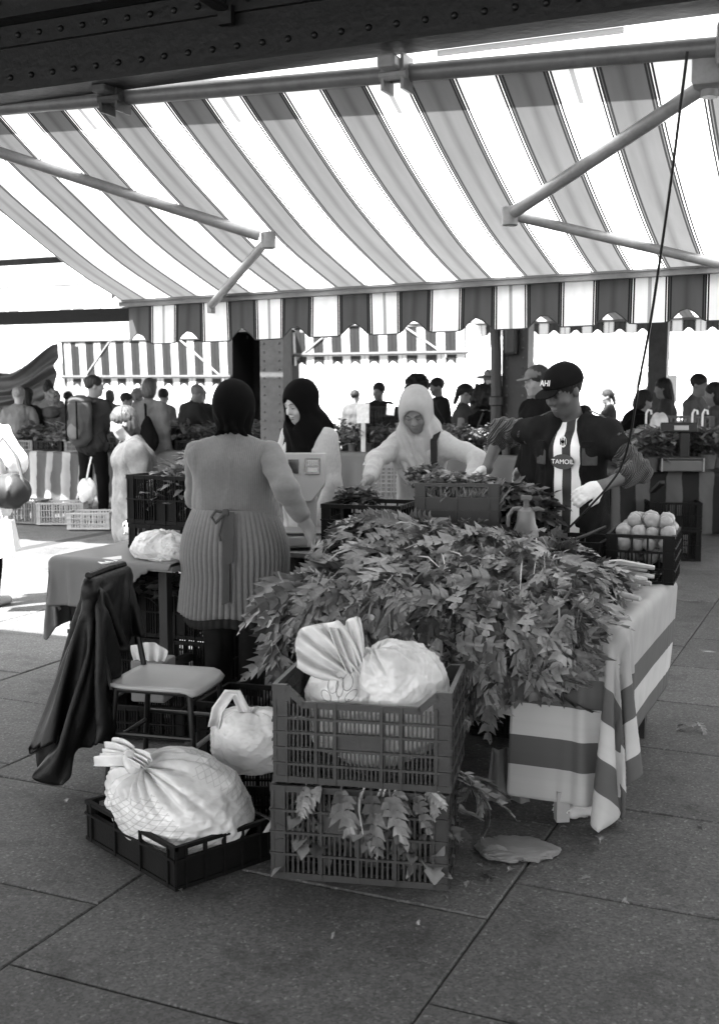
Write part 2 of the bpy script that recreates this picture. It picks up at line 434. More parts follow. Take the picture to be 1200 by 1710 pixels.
# jacket: a coat shape with two sleeves, over the chair back (chair's own frame)
_p = sheet(-1.04, .16, -.92, .40, .935, .022); _x, _y = _p[..., 0], _p[..., 1]
_c = lambda a: (a[:-1, :-1] + a[1:, 1:]) / 2
_cx, _cy = _c(_x), _c(_y)
_body = (_cy < .34) & (_cy > -.76 + .35 * np.abs(_cx + .25)) & (_cx < .12) & (_cx > -.84)
_sl = (_cx > -.42) & (_cx < -.26) & (_cy < -.5) & (_cy > -.90)
_tail = (_cx <= -.84) & (np.abs(_cy + .20) < .14)
_sp['jacket'] = (_p, _body | _sl | _tail, None, [((-.265, 0, .60), (.03, .36, .55)), ((0, 0, .445), (.36, .36, .02)), ((0, 0, -.05), (4, 4, .1))], .35, .35)
# striped cloth of the celery table: right end and front corner (table's own frame)
_p = sheet(.36, .77 + .52, -.64 - .68, .66, .762, .024); _x, _y = _p[..., 0], _p[..., 1]
_pin = (_x < .745) & (_y > -.61) & ~((_x > .70) & (_y < -.56))
_sp['stripes'] = (_p, None, _pin, [((0, 0, .71), (1.53, 1.27, .08)), ((0, 0, -.05), (5, 5, .1))], .08, .45)
# plain cloth of the left table
_p = sheet(-.38 - .38, .375, -.46 - .26, .46 + .15, .762, .022); _x, _y = _p[..., 0], _p[..., 1]
_pin = (_x > -.35) & (_y > -.43) & (_y < .43)
_cx, _cy = _c(_x), _c(_y)
_sp['plain'] = (_p, ~((_cy < -.46 - .26 * np.clip((.30 - _cx) / .35, .12, 1))), _pin, [((0, 0, .71), (.76, .92, .08)), ((0, 0, -.05), (5, 5, .1))], .15, .4)
DRAPED = drape({'jacket': _sp.pop('jacket')}, 60)
DRAPED.update(drape(_sp, 84))
_p = sheet(.36, .77 + .52, -.64 - .68, .66, .762, .024).reshape(-1, 3); STRIPE_UV = np.stack([np.maximum(np.maximum(0, _p[:, 0] - .77), np.maximum(0, -.64 - _p[:, 1])), _p[:, 1]], 1)
_p = sheet(-.38 - .38, .375, -.46 - .26, .46 + .15, .762, .022).reshape(-1, 3); PLAIN_UV = _p[:, :2]
def draped(name, part, m, parent, uv=None, loc=None, thick=.004):
    v, f = DRAPED[name]
    used = np.unique(f); mp = -np.ones(len(v), int); mp[used] = np.arange(len(used))
    o = link(part, mesh(part, v[used], mp[f], m, True, None if uv is None else uv(used)), parent, loc)
    sb = o.modifiers.new('smooth', 'SUBSURF'); sb.levels = 1; sb.render_levels = 1
    return solidify(o, thick)

# ------------------------------------------------------------------ shared materials
def paving_mat(name, g):
    m = bpy.data.materials.new(name); m.use_nodes = True
    n, l, mt, mx = node_helpers(m); p = n['Principled BSDF']
    ge = n.new('ShaderNodeNewGeometry'); oi = n.new('ShaderNodeObjectInfo')
    def noise(sc, det, ro=.6):
        q = n.new('ShaderNodeTexNoise'); q.inputs['Scale'].default_value = sc; q.inputs['Detail'].default_value = det; q.inputs['Roughness'].default_value = ro
        l.new(ge.outputs['Position'], q.inputs['Vector']); return q.outputs['Fac']
    vo = n.new('ShaderNodeTexVoronoi'); vo.inputs['Scale'].default_value = 120; l.new(ge.outputs['Position'], vo.inputs['Vector'])
    sp = n.new('ShaderNodeSeparateColor'); l.new(vo.outputs['Color'], sp.inputs[0])
    grain = mt('ADD', .58, mt('MULTIPLY', sp.outputs[0], .7))                    # aggregate chips
    chips = mt('MULTIPLY', mt('GREATER_THAN', sp.outputs[1], .95), .8)
    grain = mt('ADD', grain, chips)
    big = mt('ADD', .55, mt('MULTIPLY', noise(1.6, 7, .65), .9))
    st = n.new('ShaderNodeMapRange'); st.inputs['From Min'].default_value = .52; st.inputs['From Max'].default_value = .70; st.inputs['To Min'].default_value = 1; st.inputs['To Max'].default_value = .42
    l.new(noise(4.3, 8, .7), st.inputs['Value'])
    fine = mt('ADD', .75, mt('MULTIPLY', noise(220, 3), .5))
    per = mt('ADD', .86, mt('MULTIPLY', oi.outputs['Random'], .28))
    c = mt('MULTIPLY', mt('MULTIPLY', mt('MULTIPLY', grain, big), mt('MULTIPLY', st.outputs[0], fine)), mt('MULTIPLY', per, g))
    l.new(c, p.inputs['Base Color']); p.inputs['Roughness'].default_value = .72; p.inputs['Specular IOR Level'].default_value = .35
    b = n.new('ShaderNodeBump'); b.inputs['Strength'].default_value = .35; b.inputs['Distance'].default_value = .003
    l.new(mt('ADD', sp.outputs[0], noise(150, 4)), b.inputs['Height']); l.new(b.outputs[0], p.inputs['Normal'])
    MATS[name] = m; return m
PAVE = paving_mat('paving_stone', .068)
JOINT = mat('joint_grime', .022, .95, .3, 30)
IRON = mat('painted_iron', .0075, .5, .3, 5, .3, 30, damt=.4, dscale=7)
IRON2 = mat('grey_painted_iron', .05, .5, .25, 5, .25, 30, damt=.35, dscale=9)
ALU = mat('grey_aluminium', .13, .42, .12, 8, .05, 60, spec=.6, damt=.3, dscale=12)
ALU2 = mat('light_aluminium', .22, .4, .12, 8, .05, 60, spec=.6, damt=.25, dscale=14)
ROOFM = mat('roof_board', .05, .8, .2, 2)
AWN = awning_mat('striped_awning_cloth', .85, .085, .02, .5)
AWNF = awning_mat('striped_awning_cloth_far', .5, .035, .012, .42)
AWNW = mat('pale_awning_cloth', .62, .8, .15, 2, trans=.4)

# ------------------------------------------------------------------ ground and paving slabs
g_ = MB(); g_.add([(-150, -60, -.014), (150, -60, -.014), (150, 240, -.014), (-150, 240, -.014)], [(0, 1, 2, 3)])
ground = tag(g_.build('ground', PAVE), kind='structure')
bed = tag(MB().add([tuple(uvp(v, u, -.0075)) for v, u in ((-8.1, 1.2), (3.7, 1.2), (3.7, 12.2), (-8.1, 12.2))], [(0, 1, 2, 3)]).build('paving_bed', JOINT, ground))
slab_me = {}
rnd = random.Random(4)
starts = {-2.2: 2.45 - .83 * 2, -1.02: 3.57 - .83 * 4, -3.4: 2.87 - .83 * 3, -4.45: 4.67 - .83 * 5}
vcuts = [-7.9, -6.75, -5.6, -4.45, -3.4, -2.2, -1.02, .16, 1.34, 2.5, 3.6]
for a, b in zip(vcuts, vcuts[1:]):
    u = starts.get(a, 1.2 + rnd.uniform(-.7, .1))
    while u < 12:
        L = .83
        key = (round(b - a, 2), L)
        if key not in slab_me:
            w, h = (b - a) / 2 - .004, L / 2 - .004
            t = .006
            vs = [(-w, -h, -.012), (w, -h, -.012), (w, h, -.012), (-w, h, -.012), (-w, -h, -.004), (w, -h, -.004), (w, h, -.004), (-w, h, -.004), (-w + t, -h + t, 0), (w - t, -h + t, 0), (w - t, h - t, 0), (-w + t, h - t, 0)]
            fs = [(8, 9, 10, 11)] + [(i, (i + 1) % 4, (i + 1) % 4 + 4, i + 4) for i in range(4)] + [(i + 4, (i + 1) % 4 + 4, (i + 1) % 4 + 8, i + 8) for i in range(4)]
            slab_me[key] = mesh('slab', vs, fs, PAVE)
        if u + L > 1.3:
            o = link('slab', slab_me[key], ground, uvp((a + b) / 2, u + L / 2, rnd.uniform(-.002, .0015)), (rnd.uniform(-.0015, .0015), rnd.uniform(-.0015, .0015), VROT))
        u += L

# ------------------------------------------------------------------ the hall overhead: riveted girder, roof
RZ = (0, 0, VROT)
hall = thing('market_hall', 'dark riveted iron girder and roof edge along the top of the picture', 'market hall', (0, 0, 0), VROT)
def hb(name, v0, v1, u0, u1, z0, z1, m, parent=hall, bev=0.0):
    return MB().box(((v0 + v1) / 2, (u0 + u1) / 2, (z0 + z1) / 2), (v1 - v0, u1 - u0, z1 - z0), bev=bev).build(name, m, parent)
G0, G1 = -9.0, 4.5
hb('roof', -16, 14, -3.6, 3.95, 3.305, 3.345, ROOFM)
hb('girder_web', G0, G1, 4.05, 4.064, 2.94, 3.30, IRON)
hb('bottom_angle', G0, G1, 4.028, 4.049, 2.93, 3.045, IRON)
hb('bottom_flange', G0, G1, 4.0, 4.17, 2.917, 2.929, IRON)
hb('upper_angle', G0, G1, 4.026, 4.049, 3.115, 3.20, IRON)
hb('upper_flange', G0, G1, 3.94, 4.049, 3.203, 3.218, IRON)
hb('cover_plate', G0, G1, 3.965, 3.98, 3.22, 3.30, IRON)
rv = MB().lathe([(.0135, 0), (.0135, .003), (.011, .009), (.006, .0125), (.0015, .0135)], n=10, rot=Matrix.Rotation(R(90), 3, 'X')).me('rivet', IRON, True)
for k in range(66):
    v = -5.9 + k * .112
    for z, uu in ((2.985, 4.028), (3.155, 4.026)): link('rivet', rv, hall, (v + (.05 if z > 3 else 0), uu, z))
    if k % 2 == 0: link('rivet', rv, hall, (v, 3.965, 3.275))
# a diagonal stay under the roof and the awning brackets bolted to the girder
q = MB(); q.bar((-2.62, 3.35, 3.30), (-2.36, 4.0, 3.12), .05, .014); q.box((-2.355, 4.012, 3.10), (.06, .03, .07)); q.build('stay', IRON, hall)
for v in (-8.2, 3.6): hb('column', v - .13, v + .13, 3.96, 4.03, 0, 3.2, IRON)
for v in (-8.2, 3.6): hb('column', v - .13, v + .13, -2.9, -2.7, 0, 3.44, IRON)

# ------------------------------------------------------------------ awnings
def awning(label, v0, v1, ut, zt, ub, zb, sag=.06, valh=.255, arms=(), m=AWN, bar=True, group=None, phase=4.063, ra=.021, rr=.034):
    """zt, zb: heights (at v0, at v1) of the roller and of the front bar; arms: (shoulder v, elbow v, elbow u, hand v)"""
    t = thing('awning', label, 'awning', (0, 0, 0), VROT, group)
    nv, ns = int((v1 - v0) / .045) + 1, 14
    V = np.linspace(v0, v1, nv); S = np.linspace(0, 1, ns)
    zT = np.interp(V, [v0, v1], zt); zB = np.interp(V, [v0, v1], zb)
    wv = Waves(int(abs(v0 * 100)) % 999 + 3, 6, 1.0, 5, 2)
    pts = np.zeros((ns, nv, 3)); uvs = np.zeros((ns, nv, 2))
    for i, s in enumerate(S):
        pts[i, :, 0] = V; pts[i, :, 1] = ut + (ub - ut) * s
        pts[i, :, 2] = zT + (zB - zT) * s - sag * 4 * s * (1 - s) + .012 * math.sin(math.pi * s) * wv(np.stack([V * 2, np.full(nv, s * 3)], 1))
        uvs[i, :, 0] = V + phase + 80 * HALF; uvs[i, :, 1] = s * 2
    link('canopy', grid_mesh('canopy', pts, m, uvs), t)
    # valance: hangs from the front bar, cut in arches under the grey stripes
    V2 = np.linspace(v0 + .01, v1 - .01, int((v1 - v0) / .012)); ph = ((V2 + phase) / (2 * HALF)) % 1
    arch = .068 * np.clip(np.cos(2 * np.pi * (ph - .75)), 0, 1) ** 1.3
    zB2 = np.interp(V2, [v0, v1], zb); out = 1 if ub > ut else -1
    rows = []; ur = []
    for s in np.linspace(0, 1, 7):
        z = zB2 - .02 - s * (valh - .02 - arch)
        y = ub + out * (.02 + .012 * np.sin(V2 * 7.0 + .8) * s + .008 * np.sin(V2 * 17) * s)
        rows.append(np.stack([V2, y, z], 1)); ur.append(np.stack([V2 + phase + 80 * HALF, 5 + s * .3 + 0 * V2], 1))
    link('valance', grid_mesh('valance', np.array(rows), m, np.array(ur)), t)
    e = MB()                                        # dark piping along the scallops
    edge = rows[-1]; e.tube([tuple(p) for p in edge[::3]], .0035, 5); e.build('piping', PIPE, t)
    if bar:
        b = MB(); a0, a1 = Vector((v0 - .03, ub, zb[0])), Vector((v1 + .03, ub, zb[1]))
        b.bar(a0, a1, .055, .062); b.bar(a0 + Vector((0, -.035 * out, .012)), a1 + Vector((0, -.035 * out, .012)), .014, .03); b.build('front_bar', ALU, t)
        r = MB(); r.tube([(v0 - .1, ut, zt[0] + .005), (v1 + .1, ut, zt[1] + .005)], rr, 14); r.build('roller_tube', ALU, t, smooth=True)
    for k, (vs, ve, ue, vh) in enumerate(arms):
        f = lambda v, a: np.interp(v, [v0, v1], a)
        sh = Vector((vs, ut + .08 * out, f(vs, zt) - .09)); ha = Vector((vh, ub - .0 * out, f(vh, zb) - .05))
        s = (ue - ut) / (ub - ut); el = Vector((ve, ue, sh.z + (ha.z - sh.z) * s - .055))
        a = MB(); a.tube([sh, sh.lerp(el, .97)], ra, 12); d = (el - sh).normalized()
        ao = a.build('arm', ALU2, t, smooth=True)
        a = MB(); a.tube([el.lerp(ha, .02), ha], ra * .85, 12); ao2 = a.build('arm', ALU2, t, smooth=True)
        j = MB(); j.lathe([(ra, -.05), (ra * 1.3, -.045), (ra * 1.3, .03), (ra, .035)], el, 12); j.build('elbow_joint', ALU2, t, smooth=True)
        hk = MB(); hk.box(ha + Vector((0, 0, .0)), (.03, .05, .09), bev=.005); hk.build('hand_clamp', ALU2, t)
        sb = MB(); sb.box(sh + Vector((0, -.03 * out, .05)), (.11, .10, .15), bev=.02); sb.tube([sh + Vector((0, 0, -.05)), sh + Vector((0, 0, .09))], .03, 12); sb.build('shoulder_bracket', ALU2, t, smooth=True)
    return t
PIPE = mat('dark_piping', .03, .8)
aw = awning('large striped awning with folding arms spread over the celery stall', -4.24, -.22, 4.2, (2.935, 2.80), 5.95, (2.186, 2.262), .072, .262,
            arms=[(-4.02, -2.80, 5.16, -3.62), (-.56, -1.50, 5.02, -.50)], ra=.028)
for v in (-3.0, -1.70):            # roller brackets
    z = np.interp(v, [-4.24, -.22], [2.935, 2.80])
    b = MB(); b.box((v, 4.13, z + .02), (.07, .16, .05), bev=.01); b.box((v - .04, 4.17, z - .005), (.012, .1, .13)); b.box((v + .04, 4.17, z - .005), (.012, .1, .13)); b.tube([(v - .055, 4.135, z - .015), (v + .055, 4.135, z - .015)], .02, 10)
    b.build('bracket', IRON2 if v < -2 else ALU2, aw)
b = MB(); b.box((-.47, 4.2, 2.82), (.12, .12, .16), bev=.025); b.box((-.47, 4.12, 2.9), (.05, .05, .12), bev=.01); b.build('gear_box', ALU2, aw)
# pale board lying on the roller at the far right, just under the girder
hb('board', -1.55, -.85, 4.2, 4.215, 2.905, 2.925, mat('white_board', .7, .6))

# ------------------------------------------------------------------ the hall across the aisle
hall2 = thing('market_hall', 'second market hall across the sunlit aisle with iron pillars', 'market hall', (0, 0, 0), VROT)
hb('roof', -24, 9, 10.6, 17.4, 3.46, 3.56, ROOFM, hall2)
hb('near_beam', -24, 9, 10.95, 11.1, 3.1, 3.4, IRON2, hall2)
hb('far_beam', -24, 9, 17.1, 17.3, 2.86, 3.1, IRON, hall2)
hb('roof_fascia', -24, 9, 10.5, 10.58, 3.14, 3.62, mat('pale_fascia', .6, .7, .2, 3), hall2)
prv = MB().lathe([(.014, 0), (.012, .008), (.004, .012)], n=6, rot=Matrix.Rotation(R(90), 3, 'X')).me('rivet', IRON2, True)
def pillar(v, u, w, m, pipe=False):
    p = MB(); h = 3.46
    p.box((v, u, h / 2), (w, .02, h)); p.box((v - w / 2 + .012, u + .10, h / 2), (.02, .19, h)); p.box((v + w / 2 - .012, u + .10, h / 2), (.02, .19, h)); p.box((v, u + .2, h / 2), (w, .02, h))
    p.box((v, u + .1, .06), (w + .14, .34, .12))
    o = p.build('pillar', m, hall2)
    for k in range(22):
        for sd in (-1, 1):
            if u < 12: link('rivet', prv, o, (v + sd * (w / 2 - .05), u - .01, .35 + k * .095))
    if pipe:
        d = MB(); x, y = v - w / 2 - .03, u - .09
        d.tube([(x, y, 0), (x, y, 1.55)], .058, 14); d.lathe([(.058, 0), (.074, .01), (.074, .09), (.06, .1)], (x, y, 1.48), 14)
        d.tube([(x, y, 1.55), (x - .01, y, 2.0), (x - .03, y + .03, 2.2), (x - .04, y + .06, 2.35), (x - .04, y + .06, 3.4)], .055, 14)
        d.build('downpipe', IRON, o, smooth=True)
        d = MB(); d.box((x + .14, u - .06, 2.16), (.13, .1, .34), bev=.03); d.build('junction_box', IRON, o)
    return o
pillar(-6.1, 11.3, .29, IRON2); pillar(-3.3, 11.3, .27, IRON, True); pillar(-2.8, 16.8, .27, IRON2)
pillar(-16.5, 16.9, .29, IRON2); pillar(2.6, 11.3, .29, IRON2)
# its awnings towards us
awning('pale sunlit awning beyond the left end of the large striped awning', -10.6, -6.2, 10.5, (3.02, 3.02), 8.5, (2.62, 2.62), .03, .24, m=AWNW)
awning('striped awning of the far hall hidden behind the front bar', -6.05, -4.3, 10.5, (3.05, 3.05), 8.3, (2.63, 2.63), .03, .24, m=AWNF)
awning('unseen striped awning above the white headscarf, lengthened to shade the ground', -4.2, -1.0, 10.5, (3.15, 3.15), 6.03, (2.42, 2.42), .03, .24, m=AWNF)  # out of view, stretched beyond a realistic reach to shade the right-hand ground
awning('unseen striped awning at the right edge, lengthened to shade the ground', -.95, 2.3, 10.5, (3.15, 3.15), 6.03, (2.42, 2.42), .03, .24, m=AWNF)  # likewise unseen and overlong, blocks the sun from the aisle at right
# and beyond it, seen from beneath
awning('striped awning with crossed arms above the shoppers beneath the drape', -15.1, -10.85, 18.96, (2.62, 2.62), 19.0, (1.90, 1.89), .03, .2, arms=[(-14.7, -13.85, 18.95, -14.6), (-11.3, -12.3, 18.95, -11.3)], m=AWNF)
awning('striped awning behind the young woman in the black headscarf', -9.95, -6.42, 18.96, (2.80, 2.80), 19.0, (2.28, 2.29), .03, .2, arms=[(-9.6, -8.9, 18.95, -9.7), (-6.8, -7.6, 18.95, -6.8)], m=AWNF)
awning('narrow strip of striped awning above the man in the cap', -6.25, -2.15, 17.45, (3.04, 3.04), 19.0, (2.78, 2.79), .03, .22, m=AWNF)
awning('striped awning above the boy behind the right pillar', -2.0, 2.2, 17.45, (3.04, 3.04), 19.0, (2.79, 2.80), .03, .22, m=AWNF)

# ------------------------------------------------------------------ the bright street beyond
WHITE = mat('white_vehicle_paint', .78, .35, .04, 2, spec=.5, coat=.3)
GLASS = mat('dark_glass', .05, .12, .1, 2, spec=.7)
TYRE = mat('tyre_rubber', .02, .8)
TRIM = mat('dark_trim', .05, .6)
def van(label, loc, rz, L=5.4, h=2.35, box=False):
    t = thing('van', label, 'van', loc, rz)
    w = 1.95
    if box: prof = [(-L / 2, .45), (L / 2 - .1, .45), (L / 2, .75), (L / 2 - .08, 1.15), (L / 2 - .55, 1.3), (L / 2 - .95, 2.0), (L / 2 - 1.5, 2.1), (L / 2 - 1.5, h), (-L / 2, h)]
    else: prof = [(-L / 2, .4), (L / 2 - .1, .4), (L / 2, .7), (L / 2 - .05, 1.05), (L / 2 - .75, 1.28), (L / 2 - 1.55, h - .25), (L / 2 - 1.9, h - .06), (L / 2 - 2.5, h), (-L / 2 + .12, h), (-L / 2, h - .25)]
    b = MB(); b.prism(prof, -w / 2, w / 2)
    body = b.build('body', WHITE, t); md = body.modifiers.new('edges', 'BEVEL'); md.width = .06; md.segments = 3; md.limit_method = 'ANGLE'
    for s in (-1, 1):
        g = MB(); y = s * (w / 2 + .004)
        g.add([(L / 2 - 1.95, y, 1.38), (L / 2 - 1.0, y, 1.34), (L / 2 - 1.5, y, min(h - .3, 1.95)), (L / 2 - 1.95, y, min(h - .3, 1.95))], [(0, 1, 2, 3)]); g.build('side_window', GLASS, t)
        d = MB(); d.box((L / 2 - 2.05, s * (w / 2 + .002), 1.2), (.02, .012, 1.4)); d.box((-.4, s * (w / 2 + .002), 1.2), (.02, .012, 1.4)); d.box((-.1, s * (w / 2 + .004), .95), (L * .8, .02, .07)); d.build('side_trim', TRIM, t)
        for x in (L / 2 - .95, -L / 2 + 1.0):
            wl = MB(); wl.lathe([(.2, -.1), (.34, -.1), (.36, -.05), (.36, .05), (.34, .1), (.2, .1)], (x, s * (w / 2 - .12), .36), 20, Matrix.Rotation(R(90), 3, 'X')); wo = wl.build('wheel', TYRE, t, smooth=True)
            rm = MB(); rm.lathe([(.02, -.11), (.2, -.11), (.21, .11), (.02, .11)], (x, s * (w / 2 - .12), .36), 16, Matrix.Rotation(R(90), 3, 'X')); rm.build('rim', ALU, wo, smooth=True)
        hl = MB(); hl.box((L / 2 - .04, s * .7, .92), (.08, .3, .16), bev=.03); hl.build('headlight', mat('headlight', .5, .2), t)
    g = MB(); a, c = (prof[3], prof[4]) if not box else (prof[4], prof[5]); a, c = (prof[4], prof[5])
    k = .02; dx, dz = (c[0] - a[0]), (c[1] - a[1]); n_ = Vector((dz, 0, -dx)).normalized() * .006
    g.add([Vector((a[0] + dx * f, y, a[1] + dz * f)) + n_ for f, y in ((.12, -.8), (.12, .8), (.9, .74), (.9, -.74))], [(0, 1, 2, 3)]); g.build('windscreen', GLASS, t)
    return t
van('white delivery van parked in the sun behind the man in the cap', (7.6, 25.5, 0), math.pi - .05)
van('white box van parked behind the hatted shoppers', (1.9, 28.5, 0), .06, 6.0, 2.65, True)
van('white van parked at the far right edge beyond the boy', (15.5, 27.5, 0), math.pi - .1)
def building(label, loc, rz, w, h, g, nb, seed):
    t = thing('building', label, 'building', loc, rz); rr = random.Random(seed)
    wallm = mat('render_%d' % seed, g, .9, .1, .6); win = mat('window_glass', .12, .15, .1, spec=.6); fr = mat('window_frame', .6, .6)
    MB().box((0, 4, h / 2), (w, 8, h)).build('wall', wallm, t)
    MB().box((0, -.02, .35), (w, .12, .7)).build('plinth', mat('plinth_stone', .35, .8), t)
    MB().box((0, 3.9, h + .2), (w + .5, 8.7, .4)).build('cornice', wallm, t)
    sp = w / nb; wm = MB().box((0, 0, 0), (1.1, .06, 1.6)).me('window', fr); pm = MB().box((0, 0, 0), (.44, .02, 1.42)).me('pane', win); sh = MB().box((0, 0, 0), (.54, .05, 1.62)).me('shutter', mat('shutter_wood', .4, .7))
    for f in range(int(h // 3.4)):
        for k in range(nb):
            x = -w / 2 + (k + .5) * sp; z = 2.0 + f * 3.4
            o = link('window', wm, t, (x, -.02, z)); link('pane', pm, o, (-.25, -.03, 0)); link('pane', pm, o, (.25, -.03, 0))
            if f: link('shutter', sh, t, (x - .84, -.03, z)); link('shutter', sh, t, (x + .84, -.03, z))
    return t
building('pale rendered building far beyond the vans', (4, 46, 0), 0, 34, 13.6, .55, 11, 1)
building('pale building far beyond the left stalls', (-28.4, 46.5, 0), .0, 32, 12, .5, 9, 2)
building('pale building far off behind the right awnings', (36, 42, 0), -.15, 28, 14, .5, 9, 3)

# ------------------------------------------------------------------ people
def nv(a): return np.array(a, float)
def rotm(yaw=0, pitch=0, roll=0):       # yaw: turn left (+), pitch: nod down (+), roll: tilt to own right (+)
    return np.array((Matrix.Rotation(yaw, 3, 'Z') @ Matrix.Rotation(-pitch, 3, 'X') @ Matrix.Rotation(roll, 3, 'Y')))
def ik(a, t, l1, l2, hint):
    """elbow between shoulder a and wrist t; returns (elbow, reachable wrist)"""
    a, t, hint = nv(a), nv(t), nv(hint); d = t - a; L = np.linalg.norm(d); m = (l1 + l2) * .985
    if L > m: t = a + d / L * m; d = t - a; L = m
    e = d / L; x = (l1 * l1 - l2 * l2 + L * L) / (2 * L); h = math.sqrt(max(l1 * l1 - x * x, 1e-6))
    hv = hint - e * (hint @ e); hv /= np.linalg.norm(hv) + 1e-9
    return a + e * x + hv * h, t
SKIN = {g: mat('skin_%s' % g, v, .5, .06, 12, .06, 120, spec=.35, sss=.15) for g, v in dict(light=.34, mid=.18, tan=.13, dark=.07).items()}
DARKL = mat('lash_brow', .02, .7)
LIPS = mat('lips', .10, .45)
SHOEM = mat('shoe_leather', .03, .45)

class Person:
    """joints in the person's own frame: x to their right, y forwards, z up"""
    def __init__(s, label, loc, face, h=1.7, girth=1.0, shoulder=1.0, lean=0.0, twist=0.0, side=0.0, head=(0, 0, 0), hands=None, stance=.0, skin='mid', group=None, res=.02, hips=1.0, name='person'):
        s.t = thing(name, label, 'person', (loc[0], loc[1], 0), math.atan2(-face[0], face[1]), group)
        s.res = res; s.k = k = h / 1.7; s.g = girth; s.skin = SKIN[skin]; s.h = h
        J = dict(pelvis=(0, 0, .93), waist=(0, .0, 1.07), chest=(0, .0, 1.27), neck=(0, -.015, 1.425), headc=(0, .015, 1.585))
        for sd, n in ((1, 'r'), (-1, 'l')):
            J['sh' + n] = (sd * .158 * shoulder, -.01, 1.352); J['hip' + n] = (sd * .088 * hips, 0, .90)
            J['kn' + n] = (sd * (.092 + .2 * abs(stance)) , .015 + sd * stance, .49); J['an' + n] = (sd * (.095 + .2 * abs(stance)), -.025 + sd * stance * 1.6, .085)
            J['toe' + n] = (sd * (.115 + .2 * abs(stance)), .13 + sd * stance * 1.6, .03)
        J = {a: nv(b) * k for a, b in J.items()}
        T = rotm(twist, lean, side); pv = J['pelvis'].copy()
        half = rotm(twist * .5, lean * .5, side * .5)
        for a in J:
            if a == 'waist': J[a] = half @ (J[a] - pv) + pv
            elif a in ('chest', 'neck', 'headc', 'shr', 'shl'): J[a] = T @ (J[a] - pv) + pv
        s.T = T
        s.H = T @ rotm(*head) if isinstance(head, tuple) else head
        s.hc = J['neck'] + T @ (nv((0, 0, .05)) * k) + s.H @ (nv((0, .03, .11)) * k)
        s.J = J; s.hands = {}
        for sd, n in ((1, 'r'), (-1, 'l')):
            tgt, hint = (nv((sd * .25, .06, .84)) * k, (sd * .3, -1, 0))
            wd = None
            if hands and n in hands:
                hd = hands[n]; tgt = nv(hd[0]); hint = hd[1] if len(hd) > 1 else hint; wd = hd[2] if len(hd) > 2 else None
                if len(hd) > 3 and hd[3] == 'world': tgt = s.local(tgt); wd = s.local(nv(wd) + nv(s.t.location)) if wd is not None else None
            el, wr = ik(J['sh' + n], tgt, .285 * k, .25 * k, hint)
            J['el' + n] = el; J['wr' + n] = wr
            d = wd if wd is not None else (wr - el); d = nv(d) / np.linalg.norm(d)
            s.hands[n] = d
    def local(s, p):
        a = s.t.rotation_euler.z; d = nv(p) - nv(s.t.location); c, q = math.cos(-a), math.sin(-a)
        return nv((d[0] * c - d[1] * q, d[0] * q + d[1] * c, d[2]))
    def hp(s, p): return s.hc + s.H @ (nv(p) * s.k)
    def hand_field(s, F, n, curl=.5, up=None, sp=1.0, fk=.008, grow=0.0):
        k = s.k; d = s.hands[n]; wr = s.J['wr' + n]; sd = 1 if n == 'r' else -1
        upv = nv(up) if up is not None else nv((sd * 1.0, .25, .25))          # back of the hand
        upv = upv - d * (upv @ d); upv /= np.linalg.norm(upv); sx = np.cross(d, upv)   # across the palm
        sx = sx * (1 if sx @ nv((0, 1, 0.01)) > 0 else -1)                 # towards the thumb
        M = np.stack([sx, d, upv], 1)
        F.ell(wr + d * .05 * k, nv((.041, .052, .018)) * k + grow, M, k=.02)
        F.cap(wr - d * .01, wr + d * .03 * k, .025 * k + grow, .026 * k + grow, k=.02)
        for i, (o, L) in enumerate(((.029, .068), (.010, .078), (-.010, .073), (-.028, .058))):
            b = wr + d * .088 * k + sx * o * sp * k
            p = b; a = .15
            for j, f in enumerate((.45, .32, .23)):
                a += curl * (.8 if j else .5); dd = d * math.cos(a) - upv * math.sin(a) + sx * o * 1.5
                q = p + dd * L * f * k; F.cap(p, q, (.0098 - j * .0008) * k + grow, (.0092 - j * .001) * k + grow, k=fk); p = q
        b = wr + d * .03 * k + sx * .03 * k; q = b + (d * .7 + sx * .6 - upv * .3) * .04 * k; F.cap(b, q, .0125 * k + grow, .0105 * k + grow, k=.012); F.cap(q, q + (d * .9 + sx * .1 - upv * .4) * .033 * k, .0105 * k + grow, .008 * k + grow, k=.008)
    def torso(s, F, g=0.0, up=1.0):
        J, k = s.J, s.k; w = s.g
        F.cap(J['pelvis'] + nv((0, 0, -.03)), J['waist'], .10 * k * w + g, .095 * k * w + g, k=.06, sc=(1.45, 1.0, 1.0))
        F.cap(J['waist'], J['chest'], .095 * k * w + g, .107 * k * w + g, k=.06, sc=(1.42, 1.0, 1.0))
        F.cap(J['chest'] + s.T @ nv((0, 0, .01)), J['neck'] + s.T @ nv((0, 0, -.075 * k)), .105 * k * min(w, 1.1) + g, .052 * k + g, k=.05, sc=(1.32, 1.0, 1.0))
        for n in 'rl': F.cap(J['neck'] + s.T @ nv((0, 0, -.015 * k)), J['sh' + n] + s.T @ nv((0, 0, -.004)), .034 * k + g, .045 * k * min(1.1, w) + g, k=.06)
    def arms(s, F, g=0.0, frac=1.0, which='rl', wide=1.0):
        J, k = s.J, s.k
        for n in which:
            a, e, w = J['sh' + n], J['el' + n], J['wr' + n]; c = min(1.25, .5 + .5 * s.g)
            if frac <= .5:
                q = a + (e - a) * frac * 2; F.cap(a, q, .052 * k * c * wide + g, (.047 * wide) * k * c + g, k=.03)
            else:
                F.cap(a, e, .05 * k * c * wide + g, .041 * k * c * wide + g, k=.03); q = e + (w - e) * (frac - .5) * 2; F.cap(e, q, .041 * k * c * wide + g, (.041 - .015 * (frac - .5) * 2) * k * c * wide + g, k=.03)
